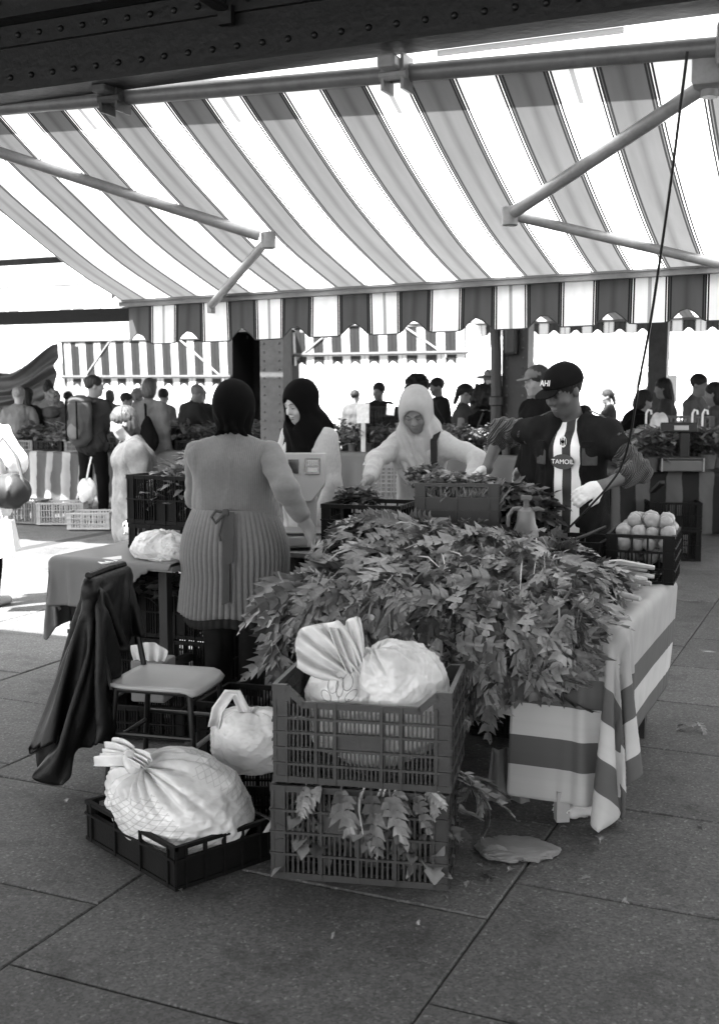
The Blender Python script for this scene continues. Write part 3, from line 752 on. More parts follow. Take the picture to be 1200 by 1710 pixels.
    def legs(s, F, g=0.0, frac=1.0, w=1.0):
        J, k = s.J, s.k
        for n in 'rl':
            hp, kn, an = J['hip' + n], J['kn' + n], J['an' + n]; c = .55 + .45 * s.g
            F.cap(hp, kn, .083 * k * c * w + g, .056 * k * c * w + g, k=.04)
            if frac > .5: F.cap(kn, kn + (an - kn) * (frac - .5) * 2, .056 * k * c * w + g, .046 * k * w + g, k=.03)
        F.ell(J['pelvis'] + nv((0, -.015, -.03)), nv((.165 * s.g, .112 * s.g, .10)) * k + g, k=.05)
    def head(s, F, ears=True, fine=True):
        k = s.k; H = s.H; P = s.hp
        F.ell(P((0, -.012, .03)), nv((.074, .094, .088)) * k, H, k=.03)
        F.ell(P((0, .022, -.03)), nv((.060, .070, .088)) * k, H, k=.03)
        F.ell(P((0, .050, -.092)), nv((.033, .034, .026)) * k, H, k=.04)
        F.cap(s.J['neck'] + s.T @ nv((0, 0, -.03)), P((0, -.02, -.05)), .056 * k, .05 * k, k=.03)
        if fine:
            for sd in (-1, 1):
                F.ell(P((sd * .031, .100, .008)), nv((.019, .016, .011)) * k, H, k=.014, op='sub')
                F.ell(P((sd * .030, .078, .006)), nv((.0135, .0125, .0115)) * k, H, k=.004)
                F.cap(P((sd * .014, .093, .026)), P((sd * .05, .078, .026)), .007 * k, .006 * k, k=.012)
                F.ell(P((sd * .042, .062, -.03)), nv((.02, .02, .02)) * k, H, k=.03)
            F.ell(P((0, .087, -.068)), nv((.022, .011, .007)) * k, H, k=.006); F.ell(P((0, .089, -.056)), nv((.024, .011, .006)) * k, H, k=.006)
        F.cap(P((0, .088, .012)), P((0, .108, -.024)), .008 * k, .0125 * k, k=.012); F.ell(P((0, .094, -.03)), nv((.018, .012, .009)) * k, H, k=.008)
        if ears:
            for sd in (-1, 1): F.ell(P((sd * .076, -.008, -.005)), nv((.010, .019, .031)) * k, H, k=.006)
    def feet(s, F, g=0.0):
        J, k = s.J, s.k
        for n in 'rl':
            a, t = J['an' + n], J['toe' + n]; F.cap(a, (a[0], a[1] - .02, .045 * k), .042 * k + g, .04 * k + g, k=.03); F.cap((a[0], a[1] - .02, .04 * k), (t[0], t[1], .032 * k), .037 * k + g, .03 * k + g, k=.03, sc=(1.1, 1, .95))
    # --- body and clothes
    def body(s, fine=False, hres=None, curl=.4, handup=None, ears=True, bald=False):
        F = Field(); s.torso(F, -.012); s.arms(F); s.legs(F); s.feet(F); s.head(F, ears, True)
        for n in 'rl': s.hand_field(F, n, curl if not isinstance(curl, dict) else curl.get(n, .4), (handup or {}).get(n))
        return F.build('body', s.skin, s.t, hres or s.res)
    def features(s, lids=True, mouth=True):
        """brows, lash lines and lips, each its own small part of the face"""
        k = s.k
        for sd in (-1, 1):
            b = MB(); b.tube([s.hp((sd * .012, .0985, .0265)), s.hp((sd * .03, .094, .032)), s.hp((sd * .05, .080, .027))], [.0018 * k, .003 * k, .001 * k], 6); b.build('eyebrow', DARKL, s.t, smooth=True)
            b = MB(); b.tube([s.hp((sd * .017, .0865, .004)), s.hp((sd * .030, .0915, .000)), s.hp((sd * .045, .082, .003))], [.001 * k, .0026 * k, .001 * k], 6); b.build('eyelash', DARKL, s.t, smooth=True)
        if mouth:
            F = Field(); F.ell(s.hp((0, .0895, -.068)), nv((.019, .011, .006)) * k, s.H, k=.004); F.ell(s.hp((0, .0915, -.057)), nv((.022, .0105, .0045)) * k, s.H, k=.003)
            F.build('lips', LIPS, s.t, .003)
    def shirt(s, m, sleeve=1.0, g=.012, name='top', amp=.006, seed=1, low=None, wide=1.1, res=None, lo=20, hi=85):
        F = Field(); s.torso(F, g); 
        if sleeve: s.arms(F, g * .8, sleeve, wide=wide)
        if low: F.cap(s.J['pelvis'], s.J['pelvis'] + nv((0, 0, -low)), .112 * s.k * s.g + g, .125 * s.k * s.g + g, k=.05, sc=(1.4, 1, 1))
        F.cut(s.J['neck'] + s.T @ nv((0, 0, .035)), s.T @ nv((0, .25, 1)))
        return F.build(name, m, s.t, res or s.res, 0, creases(seed, lo, hi), amp * 1.7)
    def trousers(s, m, g=.012, frac=1.0, w=1.08, seed=2, amp=.007, name='trousers', res=None):
        F = Field(); s.legs(F, g, frac, w); F.cap(s.J['pelvis'], s.J['waist'] + nv((0, 0, -.04)), .094 * s.k * s.g + g * .3, .086 * s.k * s.g, k=.05, sc=(1.38, 1, 1))
        return F.build(name, m, s.t, res or max(s.res, .012), 0, creases(seed, 18, 70), amp * 1.3)
    def shoes(s, m=None):
        F = Field(); s.feet(F, .008); return F.build('shoes', m or SHOEM, s.t, max(s.res, .012))
    def hair(s, m, style='short', seed=3, res=None, name='hair'):
        F = Field(); k = s.k; P = s.hp; H = s.H; amp = .006; lo, hi = 50, 180
        F.ell(P((0, -.018, .045)), nv((.086, .106, .094)) * k, H, k=.02)
        if style in ('bob', 'long'):
            F.ell(P((0, -.045, -.03)), nv((.088, .075, .11)) * k, H, k=.03)
            if style == 'long':
                F.ell(P((.0, -.07, -.16)), nv((.09, .06, .16)) * k, H, k=.05)
        if style == 'curly': F.ell(P((0, -.02, .01)), nv((.105, .115, .12)) * k, H, k=.03); amp = .022; lo, hi = 60, 160
        if style == 'afro': F.ell(P((0, -.05, .045)), nv((.17, .165, .165)) * k, H, k=.03); amp = .022; lo, hi = 60, 150
        if style == 'bun': F.ell(P((0, -.05, .13)), nv((.05, .05, .045)) * k, H, k=.02)
        if style == 'tail': F.cap(P((0, -.1, .04)), P((0, -.13, -.14)), .04 * k, .025 * k, k=.03)
        F.ell(P((0, .095, -.055)), nv((.068, .075, .10)) * k, H, k=.012, op='sub')
        if style in ('short', 'bun', 'tail'): F.ell(P((0, .04, -.115)), nv((.12, .10, .10)) * k, H, k=.012, op='sub')
        wv = Waves(seed, 14, lo, hi); hc = s.hc; curly = style in ('curly', 'afro')
        def strands(Q):
            q = Q - hc; ang = np.arctan2(q[:, 0], -q[:, 1] + .02); return wv(Q) * (2.2 if curly else .8) + (0 if curly else .7 * np.sin(ang * 22 + 5 * wv(Q) + q[:, 2] * 14))
        return F.build(name, m, s.t, res or s.res * .7, 0, strands, amp)
    def hijab(s, m, seed=4, res=None, drape=.22, amp=.007, spread=1.0, opening=1.0, big=1.0, cut=None, nape=1.0):
        F = Field(); k = s.k; kb = k * big; P = s.hp; H = s.H; N = s.J['neck']
        F.ell(P((0, -.02, .035)), nv((.091, .113, .103)) * kb, H, k=.02)
        F.cap(P((0, .012, -.04)), P((0, .02, -.105)), .082 * kb * (.5 + .5 * nape), .078 * kb * nape, k=.05, sc=(1, 1.05, 1))
        F.cap(P((0, -.01, -.10)), N + s.T @ nv((0, .01, -.03)), .075 * kb * nape, .10 * k * nape, k=.06)
        F.cap(N + s.T @ nv((0, .02, -.02)), N + s.T @ nv((0, .075, -drape)), .085 * k * spread, .085 * k * spread, k=.06, sc=(1.35, 1, 1))
        F.cap(N + s.T @ nv((0, -.02, -.02)), N + s.T @ nv((0, -.05, -drape * .7)), .085 * k * spread, .075 * k, k=.06, sc=(1.3, 1, 1))
        o = opening
        F.ell(P((0, .115, -.028)), nv((.055 * o, .085, .082 * o)) * k, H, k=.012, op='sub')
        if cut is not None: F.cut(N + nv((0, 0, cut)), (0, -.35, -1))
        r = res or .009
        wf = Waves(seed, 8, 18, 60); hc = s.hc
        def folds(Q):                                    # folds that run down and around the face
            q = Q - hc; ang = np.arctan2(q[:, 0], q[:, 1] + .05); rad = np.linalg.norm(q, axis=1)
            low = np.clip((-q[:, 2] + .02) / .12, 0, 1)
            return low * np.sin(ang * 9 + rad * 46 + 2 * wf(Q)) * .8 + .45 * wf(Q)
        return F.build('headscarf', m, s.t, r, 0, folds, amp)
    def skirt(s, m, z0, z1, r0, r1, pleats=0, depth=.012, name='skirt', seed=5, n=160, rows=26, sq=1.42, yoff=0.0, hemwave=.01):
        g = np.random.RandomState(seed); ph = g.uniform(0, 6.28, 6); a = np.linspace(0, 2 * np.pi, n, endpoint=False); pts = []
        pv = s.J['pelvis']
        for t in np.linspace(0, 1, rows):
            z = z0 + (z1 - z0) * t; r = r0 + (r1 - r0) * t ** .9 + .018 * math.sin(math.pi * min(1, t * 1.6))
            pl = depth * min(1, t * 2.2 + .1) * (np.abs(np.sin(a * pleats / 2 + .5 * np.sin(a * 3 + ph[0]))) if pleats else np.sin(a * 7 + ph[0]) * .6 + np.sin(a * 11 + ph[1]) * .4)
            rr = r + pl; zz = z + hemwave * t * np.sin(a * 5 + ph[2])
            pts.append(np.stack([pv[0] * (1 - t * .3) + rr * np.cos(a) * sq, yoff + pv[1] + rr * np.sin(a), zz], 1))
        return solidify(link(name, grid_mesh(name, np.array(pts), m, closed=True), s.t), .006)
    def bag_strap(s, m, a, b, r=.008, name='strap', w=None):
        return None

def fabric(name, g, **k): return mat('cloth_' + name, g, k.pop('rough', .95), k.pop('var', .12), k.pop('scale', 14), k.pop('bump', .25), k.pop('bscale', 300), spec=.06 if g < .03 else .15, sheen=0, **k)
HAIRD = mat('hair_dark', .006, .6, .4, 60, .5, 200); HAIRB = mat('hair_brown', .03, .5, .4, 50, .5, 200); HAIRG = mat('hair_grey', .13, .6, .3, 50, .5, 200); HAIRK = mat('hair_black', .004, .7, .3, 60, .5, 200)
HIJB = fabric('black_scarf', .0035); HIJW = fabric('white_scarf', .33)
CARD = rib_mat('grey_cardigan_knit', .135, 34, .3, contrast=.15); CARDS = rib_mat('grey_cardigan_sleeve', .135, 90, .12, contrast=.08)
TUNIC = rib_mat('grey_tunic_knit', .14, 60, .15, contrast=.1)
JEAN = fabric('dark_denim', .012, damt=.3, dscale=8); BLACKC = fabric('black_cloth', .004); DGREY = fabric('dark_grey', .022); MGREY = fabric('mid_grey', .055); LGREY = fabric('light_grey', .10); WHITEC = rib_mat('white_ribbed_top', .34, 40, .12, contrast=.06); BEIGE = fabric('beige', .2)
TWEED = mat('tweed', .032, .9, .35, 30, .5, 200)

# ------------------------------------------------------------------ the four people at the stall
P_ = gp(396, 1180)
sel = Person('woman seller seen from behind in grey cardigan and pleated grey tunic, black headscarf', (P_.x, P_.y), (.22, 1), 1.66, 1.36, 1.24, 0.0, head=(.12, .12, 0), res=.009, skin='mid', hips=1.1,
             hands={'r': (at(516, 884, 5.62), (.5, -1, -.4), (.12, -.05, -.5), 'world'), 'l': ((-.16, .34, 1.02), (-.6, -.6, -.5))})
sel.body(hres=.0085, ears=False, curl=.6); sel.hijab(HIJB, 11, drape=.03, spread=.62, big=1.24, amp=.010, cut=.02, nape=.68)
sel.shirt(CARD, 0.0, .018, 'cardigan', .004, 21, wide=1.12)
def armfold(Q, w=Waves(31, 8, 10, 40)): return np.sin(Q[:, 2] * 95 + 3 * w(Q)) * .6 + .6 * w(Q)
for n in 'rl':
    F = Field(); sel.arms(F, .012, .80, n, wide=1.02); F.build('sleeve', CARDS, sel.t, .008, 0, armfold, .0035)
sel.skirt(TUNIC, 1.045, .50, .150, .200, 58, .015, 'pleated_tunic', 7, n=460, rows=30, yoff=-.01)
sel.skirt(DGREY, .62, .445, .168, .182, 40, .012, 'underskirt', 9, n=200, rows=8)
F = Field(); F.cap(sel.J['pelvis'] + nv((0, 0, .07)), sel.J['waist'] + nv((0, 0, -.015)), .122, .122, k=.03, sc=(1.42, 1.02, 1)); F.cut((0, 0, 1.062), (0, 0, 1)); F.cut((0, 0, 1.030), (0, 0, -1)); F.build('belt', TUNIC, sel.t, .008, .016)
b = MB()
for x, z1, w in ((.02, .60, .020), (.045, .80, .016)):
    y = -.195; b.add([(x - w, y, 1.045), (x + w, y, 1.045), (x + w * .8 + .01, y - .028, (1.045 + z1) / 2), (x - w * .8 + .01, y - .028, (1.045 + z1) / 2), (x + w + .005, y - .035, z1), (x - w + .005, y - .035, z1 - .02)], [(0, 1, 2, 3), (3, 2, 4, 5)])
solidify(b.build('ribbon_tail', MGREY, sel.t), .004)
b = MB(); b.tube([(.02, -.192, 1.04), (-.03, -.205, 1.05), (-.05, -.21, 1.02), (-.03, -.212, .99), (.01, -.205, 1.03), (.03, -.2, 1.04)], .008, 6); b.tube([(.01, -.2, 1.03), (-.012, -.21, .93), (-.004, -.213, .90)], .006, 6); b.box((.02, -.2, 1.042), (.035, .02, .035), bev=.008); b.build('bow', MGREY, sel.t, smooth=True)
sel.trousers(JEAN, .014, 1.0, 1.05, 5, .008); sel.shoes()

yw = Person('young woman in black headscarf and white ribbed top looking down behind the scale', (-.31, 7.05), (-.66, -.75), 1.70, 1.0, 1.02, .04, 0, 0, (-.12, .34, -.04), {'r': ((.2, .25, .98), (.6, -.8, 0)), 'l': ((-.22, .16, .86), (-.5, -1, 0))}, skin='light', res=.009)
yw.body(hres=.0065, ears=False); yw.features(); yw.hijab(HIJB, 12, drape=.30, opening=1.12, amp=.006, big=1.08, spread=1.3)
yw.shirt(WHITEC, 1.0, .016, 'top', .008, 22, low=.12); yw.trousers(JEAN); yw.shoes()

ww = Person('woman in white headscarf and white top bending over the herb crates', (.40, 6.95), (-.42, -.90), 1.68, .94, .96, .20, 0, 0, (.16, .42, 0), {'r': (at(607, 812, 6.42), (.8, -.4, .1), (-.35, -.25, -.35), 'world'), 'l': (at(778, 812, 6.45), (-.8, -.3, .1), (.1, -.3, -.5), 'world')}, skin='mid', res=.009)
ww.body(hres=.0065, ears=False, curl=.7); ww.features(); ww.hijab(HIJW, 13, drape=.24, spread=1.08, amp=.010, big=1.13, opening=1.22)
ww.shirt(WHITEC, .94, .018, 'top', .007, 23, low=.14, wide=1.04); ww.trousers(DGREY); ww.shoes()
b = MB(); T = ww.T; J = ww.J
pts = [J['shl'] + T @ nv((.03, -.07, .06)), J['shl'] + T @ nv((.025, .02, .082)), J['shl'] + T @ nv((.025, .10, .04)), J['shl'] + T @ nv((.015, .14, -.08)), J['shl'] + T @ nv((-.01, .145, -.22)), J['shl'] + T @ nv((-.06, .05, -.42))]
for p, q in zip(pts, pts[1:]): b.bar(p, q, .04, .008, (0, 1, .2))
b.build('shoulder_strap', DGREY, ww.t)
b = MB(); b.lathe([(.016, 0), (.016, .004), (.010, .007)], tuple(J['waist'] + nv((-.01, .135, .06))), 14, Matrix.Rotation(R(-90), 3, 'X')); b.build('button', mat('button', .02, .3), ww.t)

def jersey_mat():
    m = bpy.data.materials.new('striped_football_shirt'); m.use_nodes = True; n, l, mt, mx = node_helpers(m)
    tc = n.new('ShaderNodeTexCoord'); sp = n.new('ShaderNodeSeparateXYZ'); l.new(tc.outputs['Object'], sp.inputs[0])
    f = mt('FRACT', mt('DIVIDE', mt('ADD', sp.outputs[0], 1.0 + .0235 + .047), .094)); c = mx(mt('GREATER_THAN', f, .5), .012, .72)
    p = n['Principled BSDF']; l.new(c, p.inputs['Base Color']); p.inputs['Roughness'].default_value = .6; MATS['j'] = m; return m
DENIM = mat('dark_denim_jacket', .011, .95, .35, 9, .4, 250, spec=.08, damt=.3, dscale=14)
DENIMW = mat('worn_denim', .06, .95, .3, 14, .4, 250, spec=.1)
KNIT = rib_mat('dark_ribbed_sleeve', .03, 42, .9, axis='DIAGONAL', contrast=.7)
GLOVE = mat('thin_white_glove', .5, .5, .1, 20, .3, 60)
man = Person('man in dark cap and denim jacket over striped football shirt reaching into a crate', (1.135, 6.05), (-.50, -.866), 1.785, .98, 1.08, .06, 0, 0, (-.42, .36, 0), {'r': (at(812, 783, 6.25), (.7, -.5, .3), (-.5, -.1, -.3), 'world'), 'l': (at(1003, 812, 5.62), (-1, -.4, -.3), (-.55, -.2, -.2), 'world')}, skin='dark', res=.009)
man.body(hres=.0065, curl={'r': .5, 'l': .5}, handup={'l': (-.3, 1, .5)}); man.features(mouth=True); man.hair(HAIRK, 'short', 8, .008)
man.shirt(jersey_mat(), 0, .010, 'football_shirt', .004, 24, low=.10)
F = Field(); man.torso(F, .03); man.arms(F, .022, .2, wide=1.1); F.cap(man.J['pelvis'], man.J['pelvis'] + nv((0, 0, -.10)), .128, .135, k=.05, sc=(1.4, 1, 1))
N = man.J['neck']; T = man.T
for sd in (-1, 1):
    F.cap(N + T @ nv((sd * .055, -.05, .03)), N + T @ nv((sd * .075, .05, -.02)), .03, .026, k=.03); F.cap(N + T @ nv((sd * .075, .05, -.02)), N + T @ nv((sd * .06, .13, -.10)), .026, .02, k=.03)
F.cap(N + T @ nv((-.05, -.06, .03)), N + T @ nv((.05, -.06, .03)), .03, .03, k=.03)
c0, c1, c2 = man.J['neck'] + T @ nv((0, .125, .05)), man.J['chest'] + T @ nv((0, .19, -.02)), man.J['pelvis'] + nv((0, .20, -.25))
F.cap(c0, c1, .078, .115, k=.02, op='sub'); F.cap(c1, c2, .115, .125, k=.02, op='sub'); F.ell(N + T @ nv((0, .015, .06)), (.062, .075, .07), k=.01, op='sub')
F.build('jacket', DENIM, man.t, .009, 0, creases(41, 22, 90), .011)
def cuff(Q, w=Waves(42, 8, 14, 50)): return np.sin(Q[:, 2] * 60 + Q[:, 0] * 110 + 3 * w(Q)) * .7 + .5 * w(Q)
for n in 'rl':
    F = Field(); a, e, w = man.J['sh' + n], man.J['el' + n], man.J['wr' + n]
    F.cap(a + (e - a) * .12, e, .070, .060, k=.02); F.cap(e, e + (w - e) * (.35 if n == 'l' else .3), .060, .058, k=.02)
    F.build('knit_sleeve', KNIT, man.t, .008, 0, cuff, .007)
F = Field(); man.hand_field(F, 'l', .5, (-.3, 1, .5), grow=.0026); F.build('glove', GLOVE, man.t, .0055)
F = Field(); man.hand_field(F, 'r', .5, None, grow=.0026); F.build('glove', GLOVE, man.t, .0055)
for sd, z in ((1, -.02), (-1, -.02)):
    c = man.J['chest'] + T @ nv((sd * .132, .104, z)); rt = Matrix.Rotation(R(-sd * 42), 3, 'Z')
    MB().box(c, (.085, .012, .10), rt, bev=.004).build('pocket', DENIMW, man.t); MB().box(c + nv((sd * .003, .004, .06)), (.095, .016, .035), rt, bev=.004).build('pocket_flap', DENIM, man.t)
for sd in (-1, 1):
    a = man.J['sh' + ('r' if sd > 0 else 'l')]; b = MB()
    for o in (-.012, .012): b.tube([N + T @ nv((sd * .10, .02 + o, .045)), a + T @ nv((sd * .01, .01 + o, .083)), a + T @ nv((sd * .06, .012 + o, .05))], .003, 5)
    b.build('shoulder_piping', LGREY, man.t)
man.trousers(JEAN); man.shoes()
CAPM = fabric('cap_cotton', .006)
F = Field(); H = man.H; P = man.hp; k = man.k
F.ell(P((0, -.012, .042)), nv((.094, .115, .100)) * k, H, k=.02); F.cut(P((0, 0, .035)), H @ nv((0, .12, -1)))
F.build('cap_crown', CAPM, man.t, .006)
F = Field(); F.ell(P((0, .112, .035)), nv((.066, .058, .009)) * k, H @ rotm(0, .18, 0), k=.01); F.ell(P((0, .09, -.01)), nv((.06, .09, .022)) * k, H @ rotm(0, .18, 0), k=.02, op='sub'); brim = F.build('cap_brim', CAPM, man.t, .005)
def text(s, body, parent, loc, axes, size, m, name='lettering', ext=.0008):
    c = bpy.data.curves.new(name, 'FONT'); c.body = body; c.size = size; c.align_x = 'CENTER'; c.align_y = 'CENTER'; c.extrude = ext; c.materials.append(m)
    o = bpy.data.objects.new(name, c); COL.objects.link(o); me = bpy.data.meshes.new_from_object(o.evaluated_get(bpy.context.evaluated_depsgraph_get())); bpy.data.objects.remove(o); o = link(name, me, parent)
    M = Matrix.Identity(4)
    for i in range(3):
        for j in range(3): M[j][i] = axes[i][j]
    M.translation = Vector(loc); o.matrix_local = M; return o
LETW = mat('white_lettering', .75, .6)
hx, hy, hz = H @ nv((1, 0, 0)), H @ nv((0, 1, 0)), H @ nv((0, 0, 1)); yw_ = R(-10)
ax = (-(hx * 1.0), nv((0, 0, 0)), hy); upv = hz * .85 - hy * .5; upv /= np.linalg.norm(upv); outv = np.cross(-hx, upv)
text(None, 'AHI', man.t, P((.012, .094, .080)), (-hx, upv, outv), .042 * k, LETW)
# shirt crest and sponsor patch
tx, ty, tz = T @ nv((1, 0, 0)), T @ nv((0, 1, 0)), T @ nv((0, 0, 1))
cy = .137
def onchest(x, z, y): return man.J['chest'] + T @ nv((x, y, z))
def disc(name, c, rx, rz, m, parent, n=24):
    b = MB(); vs = [c + tx * rx * math.cos(a) + tz * rz * math.sin(a) for a in np.linspace(0, 2 * math.pi, n, endpoint=False)]; b.add(vs + [c], [(i, (i + 1) % n, n) for i in range(n)]); return solidify(b.build(name, m, parent), .002)
PATCH = fabric('sponsor_patch', .07)
sp_ = disc('sponsor_patch', onchest(0, -.05, .139), .062, .040, PATCH, man.t)
text(None, 'TAMOIL', sp_, onchest(0, -.05, .1425), (-tx, tz, ty), .034, LETW)
cr = disc('crest', onchest(0, .055, .136), .019, .030, LETW, man.t)
for x in (-.012, 0, .012):
    MB().box(onchest(x, .055, .1385), (.005, .003, .042 if x == 0 else .032)).build('crest_stripe', BLACKC, cr)
disc('crest_shield', onchest(0, .055, .1395), .008, .010, BLACKC, cr, 12)

# ------------------------------------------------------------------ shoppers and passers-by
GB = 'shoppers in the background'
def bg(label, px, py, D, face, style='short', hm=HAIRD, top=MGREY, leg=JEAN, sleeve=1.0, h=None, res=.017, foot=None, **kw):
    p = at(px, py, D); hh = h or max(1.2, p.z)
    q = Person(label, (p.x, D), face, hh, kw.pop('girth', 1.05), kw.pop('shoulder', 1.05), kw.pop('lean', .05), kw.pop('twist', 0), kw.pop('side', 0), kw.pop('head', (0, .1, 0)), kw.pop('hands', None), kw.pop('stance', .04), kw.pop('skin', 'mid'), kw.pop('group', GB), res)
    q.body(hres=.012 if D < 12 else .014)
    low = kw.pop('low', .1)
    q.shirt(top, sleeve, .025, kw.pop('topname', 'shirt'), .010, int(px) % 97, low=low, res=.014, wide=1.15)
    q.trousers(leg, res=.016); q.shoes()
    if style: q.hair(hm, style, int(px) % 31, .010 if style != 'afro' else .012)
    return q
def strap(q, pts, m, r=.012, name='strap'):
    b = MB(); b.tube([tuple(p) for p in pts], r, 6); return b.build(name, m, q.t, smooth=True)
def backpack(label, q, m, sz=(.30, .20, .48)):
    a = q.t.rotation_euler.z; c = q.J['chest'] + nv((0, -.24, -.10)); w, d, h = (x / 2 for x in sz)
    t = thing('backpack', label, 'backpack', q.t.location, a)
    F = Field(); F.cap(c + nv((0, 0, -h + .1)), c + nv((0, 0, h - .1)), d, d * .95, k=.05, sc=(w / d, 1, 1)); F.ell(c + nv((0, -.09, -.08)), (w * .8, .07, .13), k=.05)
    F.build('pack', m, t, .014, 0, creases(8, 22, 70), .012)
    for x in (-.5, .5): MB().box(c + nv((x * w, -d - .045, .02)), (.018, .012, sz[2] * .8)).build('compression_strap', BLACKC, t)
    F = Field(); F.ell(c + nv((0, -.13, -.12)), (w * .62, .05, .11), k=.03); F.build('front_pocket', LGREY, t, .012, 0, creases(12, 25, 80), .008)
    F = Field(); F.ell(c + nv((0, -.0, h - .03)), (w * .95, d * 1.0, .07), k=.03); F.build('top_flap', m, t, .014)
    for sd in (-1, 1):
        b = MB(); b.tube([c + nv((sd * .1, .11, h - .05)), q.J['chest'] + nv((sd * .115, .02, .165)), q.J['chest'] + nv((sd * .12, .15, .06)), q.J['chest'] + nv((sd * .13, .13, -.12)), c + nv((sd * .12, .1, -h + .1))], .017, 6); b.build('shoulder_strap', m, t, smooth=True)
    return t
bg('grey-haired man seen from behind in pale grey shirt at the far left', 30, 647, 16.0, (-.1, 1), 'short', HAIRG, LGREY, DGREY)
bg('dark-haired person in black just behind the grey-haired man', 43, 649, 16.8, (.2, 1), 'long', HAIRK, BLACKC, BLACKC)
bg('person with black topknot in pale hooded top behind the curly-haired woman', 80, 640, 18.2, (0, 1), 'bun', HAIRK, LGREY, JEAN)
cw = bg('woman with curly grey hair and grey hooded coat seen from behind', 87, 653, 16.9, (.12, 1), 'curly', HAIRG, MGREY, fabric('grey_trousers', .09), low=.24, girth=1.22, shoulder=1.15, topname='coat')
F = Field(); F.ell(cw.J['neck'] + nv((0, -.11, -.06)), (.15, .07, .09), k=.03); F.build('hood', MGREY, cw.t, .014, 0, creases(5, 25, 80), .008)
F = Field(); F.ell((0, -.02, .80), (.29, .19, .16), k=.05); F.build('coat_skirt', MGREY, cw.t, .016, 0, creases(6, 20, 70), .012)
bp = bg('man in dark tee shirt carrying a large backpack, sunglasses pushed up in his hair', 152, 629, 14.4, (.45, .9), 'short', HAIRD, DGREY, BLACKC, .45, head=(-.75, .0, 0), hands={'r': ((.16, .32, 1.0), (.8, -.6, -.2)), 'l': ((-.16, .30, 1.0), (-.8, -.6, -.2))}, skin='mid', low=.02)
backpack('big grey rucksack on the back of the man in the dark tee shirt', bp, MGREY, (.34, .24, .58))
b = MB()
for sd in (-1, 1): b.tube([bp.hp((sd * .012, .082, .10)), bp.hp((sd * .035, .074, .115)), bp.hp((sd * .06, .05, .105)), bp.hp((sd * .04, .078, .085)), bp.hp((sd * .012, .082, .10))], .006, 6)
b.build('sunglasses', mat('sunglasses', .2, .2), bp.t, smooth=True)
bg('small dark-haired person in profile beneath the striped awning', 206, 657, 18.0, (1, .1), 'short', HAIRK, MGREY, DGREY)
bg('dark-haired head between the ponytailed woman and the bending man', 271, 650, 18.4, (.3, 1), 'short', HAIRK, LGREY, DGREY)
bg('white-haired person mostly hidden by the ponytailed woman', 230, 650, 19.0, (-.3, 1), 'curly', HAIRG, BEIGE, DGREY)
pt = bg('woman with tied brown hair and pale top seen from behind, dark bag on her shoulder', 247, 633, 14.6, (.3, .95), 'bob', HAIRB, LGREY, DGREY, head=(.2, .2, 0))
F = Field(); F.ell((.10, -.25, 1.02), (.17, .09, .19), k=.03); F.ell((.10, -.22, 1.2), (.05, .06, .12), k=.08); bo = F.build('shoulder_bag', BLACKC, pt.t, .016, 0, creases(15, 25, 80), .01)
strap(pt, [(.08, -.22, 1.24), (.05, -.17, 1.42), (-.02, -.05, 1.475)], BLACKC, .016)
bg('grey-haired man in dark shirt leaning over the vegetables', 306, 652, 16.4, (.75, .6), 'short', HAIRG, DGREY, DGREY, h=1.74, lean=.32, hands={'r': ((.22, .45, .95), (.7, -.6, 0)), 'l': ((-.18, .45, .95), (-.7, -.6, 0))})
br = bg('woman with shoulder-length brown hair and pale tweed coat lit by the sun, facing left', 228, 686, 8.1, (-.93, -.25), 'bob', mat('hair_light_brown', .03, .45, .5, 45, .5, 200), TWEED, DGREY, h=1.53, girth=1.42, shoulder=1.3, lean=.1, skin='light', res=.012, topname='coat', low=.2, head=(0, .22, 0), group=None)
lw = Person('long-haired woman in a white coat cut off by the left edge', (at(-38, 660, 8.6).x, 8.6), (.35, .95), 1.66, 1.05, 1.05, .02, 0, 0, (.3, .05, 0), {'r': ((.20, .16, 1.02), (.8, -.6, 0))}, skin='light', res=.012)
lw.body(hres=.012); lw.shirt(mat('white_coat', .78, .8, .05), 1.0, .03, 'coat', .012, 3, low=.16, wide=1.3); lw.trousers(BLACKC); lw.shoes(mat('grey_shoe', .3, .6)); lw.hair(mat('hair_fair', .28, .5, .4, 45, .5, 200), 'long', 4, .010)
hb_ = thing('handbag', 'bulging dark quilted handbag on the arm of the woman at the left edge', 'handbag', (0, 0, 0))
c = at(8, 822, 8.35); F = Field(); F.ell(c, (.19, .13, .115), rotm(.2, 0, .15), k=.05); F.ell(c + Vector((.05, 0, .03)), (.12, .12, .11), k=.05); F.build('pouch', mat('dark_padded_cloth', .02, .6, .2, 10), hb_, .012, 0, creases(9, 25, 90), .016)
b = MB(); b.tube([c + Vector((.14, 0, .07)), c + Vector((.10, 0, .26)), c + Vector((.0, 0, .40)), c + Vector((-.10, 0, .26)), c + Vector((-.12, 0, .08))], .013, 8); b.build('handle', LGREY, hb_, smooth=True)
sb_ = thing('shopping_bag', 'white paper shopping bag hanging below the handbag at the left edge', 'bag', (0, 0, 0))
c = at(0, 905, 8.3); b = MB(); b.add([c + Vector(q) for q in ((-.17, -.05, .18), (.10, -.05, .16), (.10, .05, .16), (-.17, .05, .18), (-.17, -.08, -.20), (.13, -.08, -.06), (.13, .08, -.06), (-.17, .08, -.20))], [(0, 1, 5, 4), (1, 2, 6, 5), (2, 3, 7, 6), (3, 0, 4, 7), (4, 5, 6, 7)]); b.build('sack', mat('white_paper', .8, .7), sb_)
b = MB(); b.tube([c + Vector((-.1, -.05, .17)), c + Vector((-.07, -.04, .30)), c + Vector((.0, -.04, .32)), c + Vector((.05, -.05, .16))], .006, 6); b.build('handle', WHITEC, sb_)

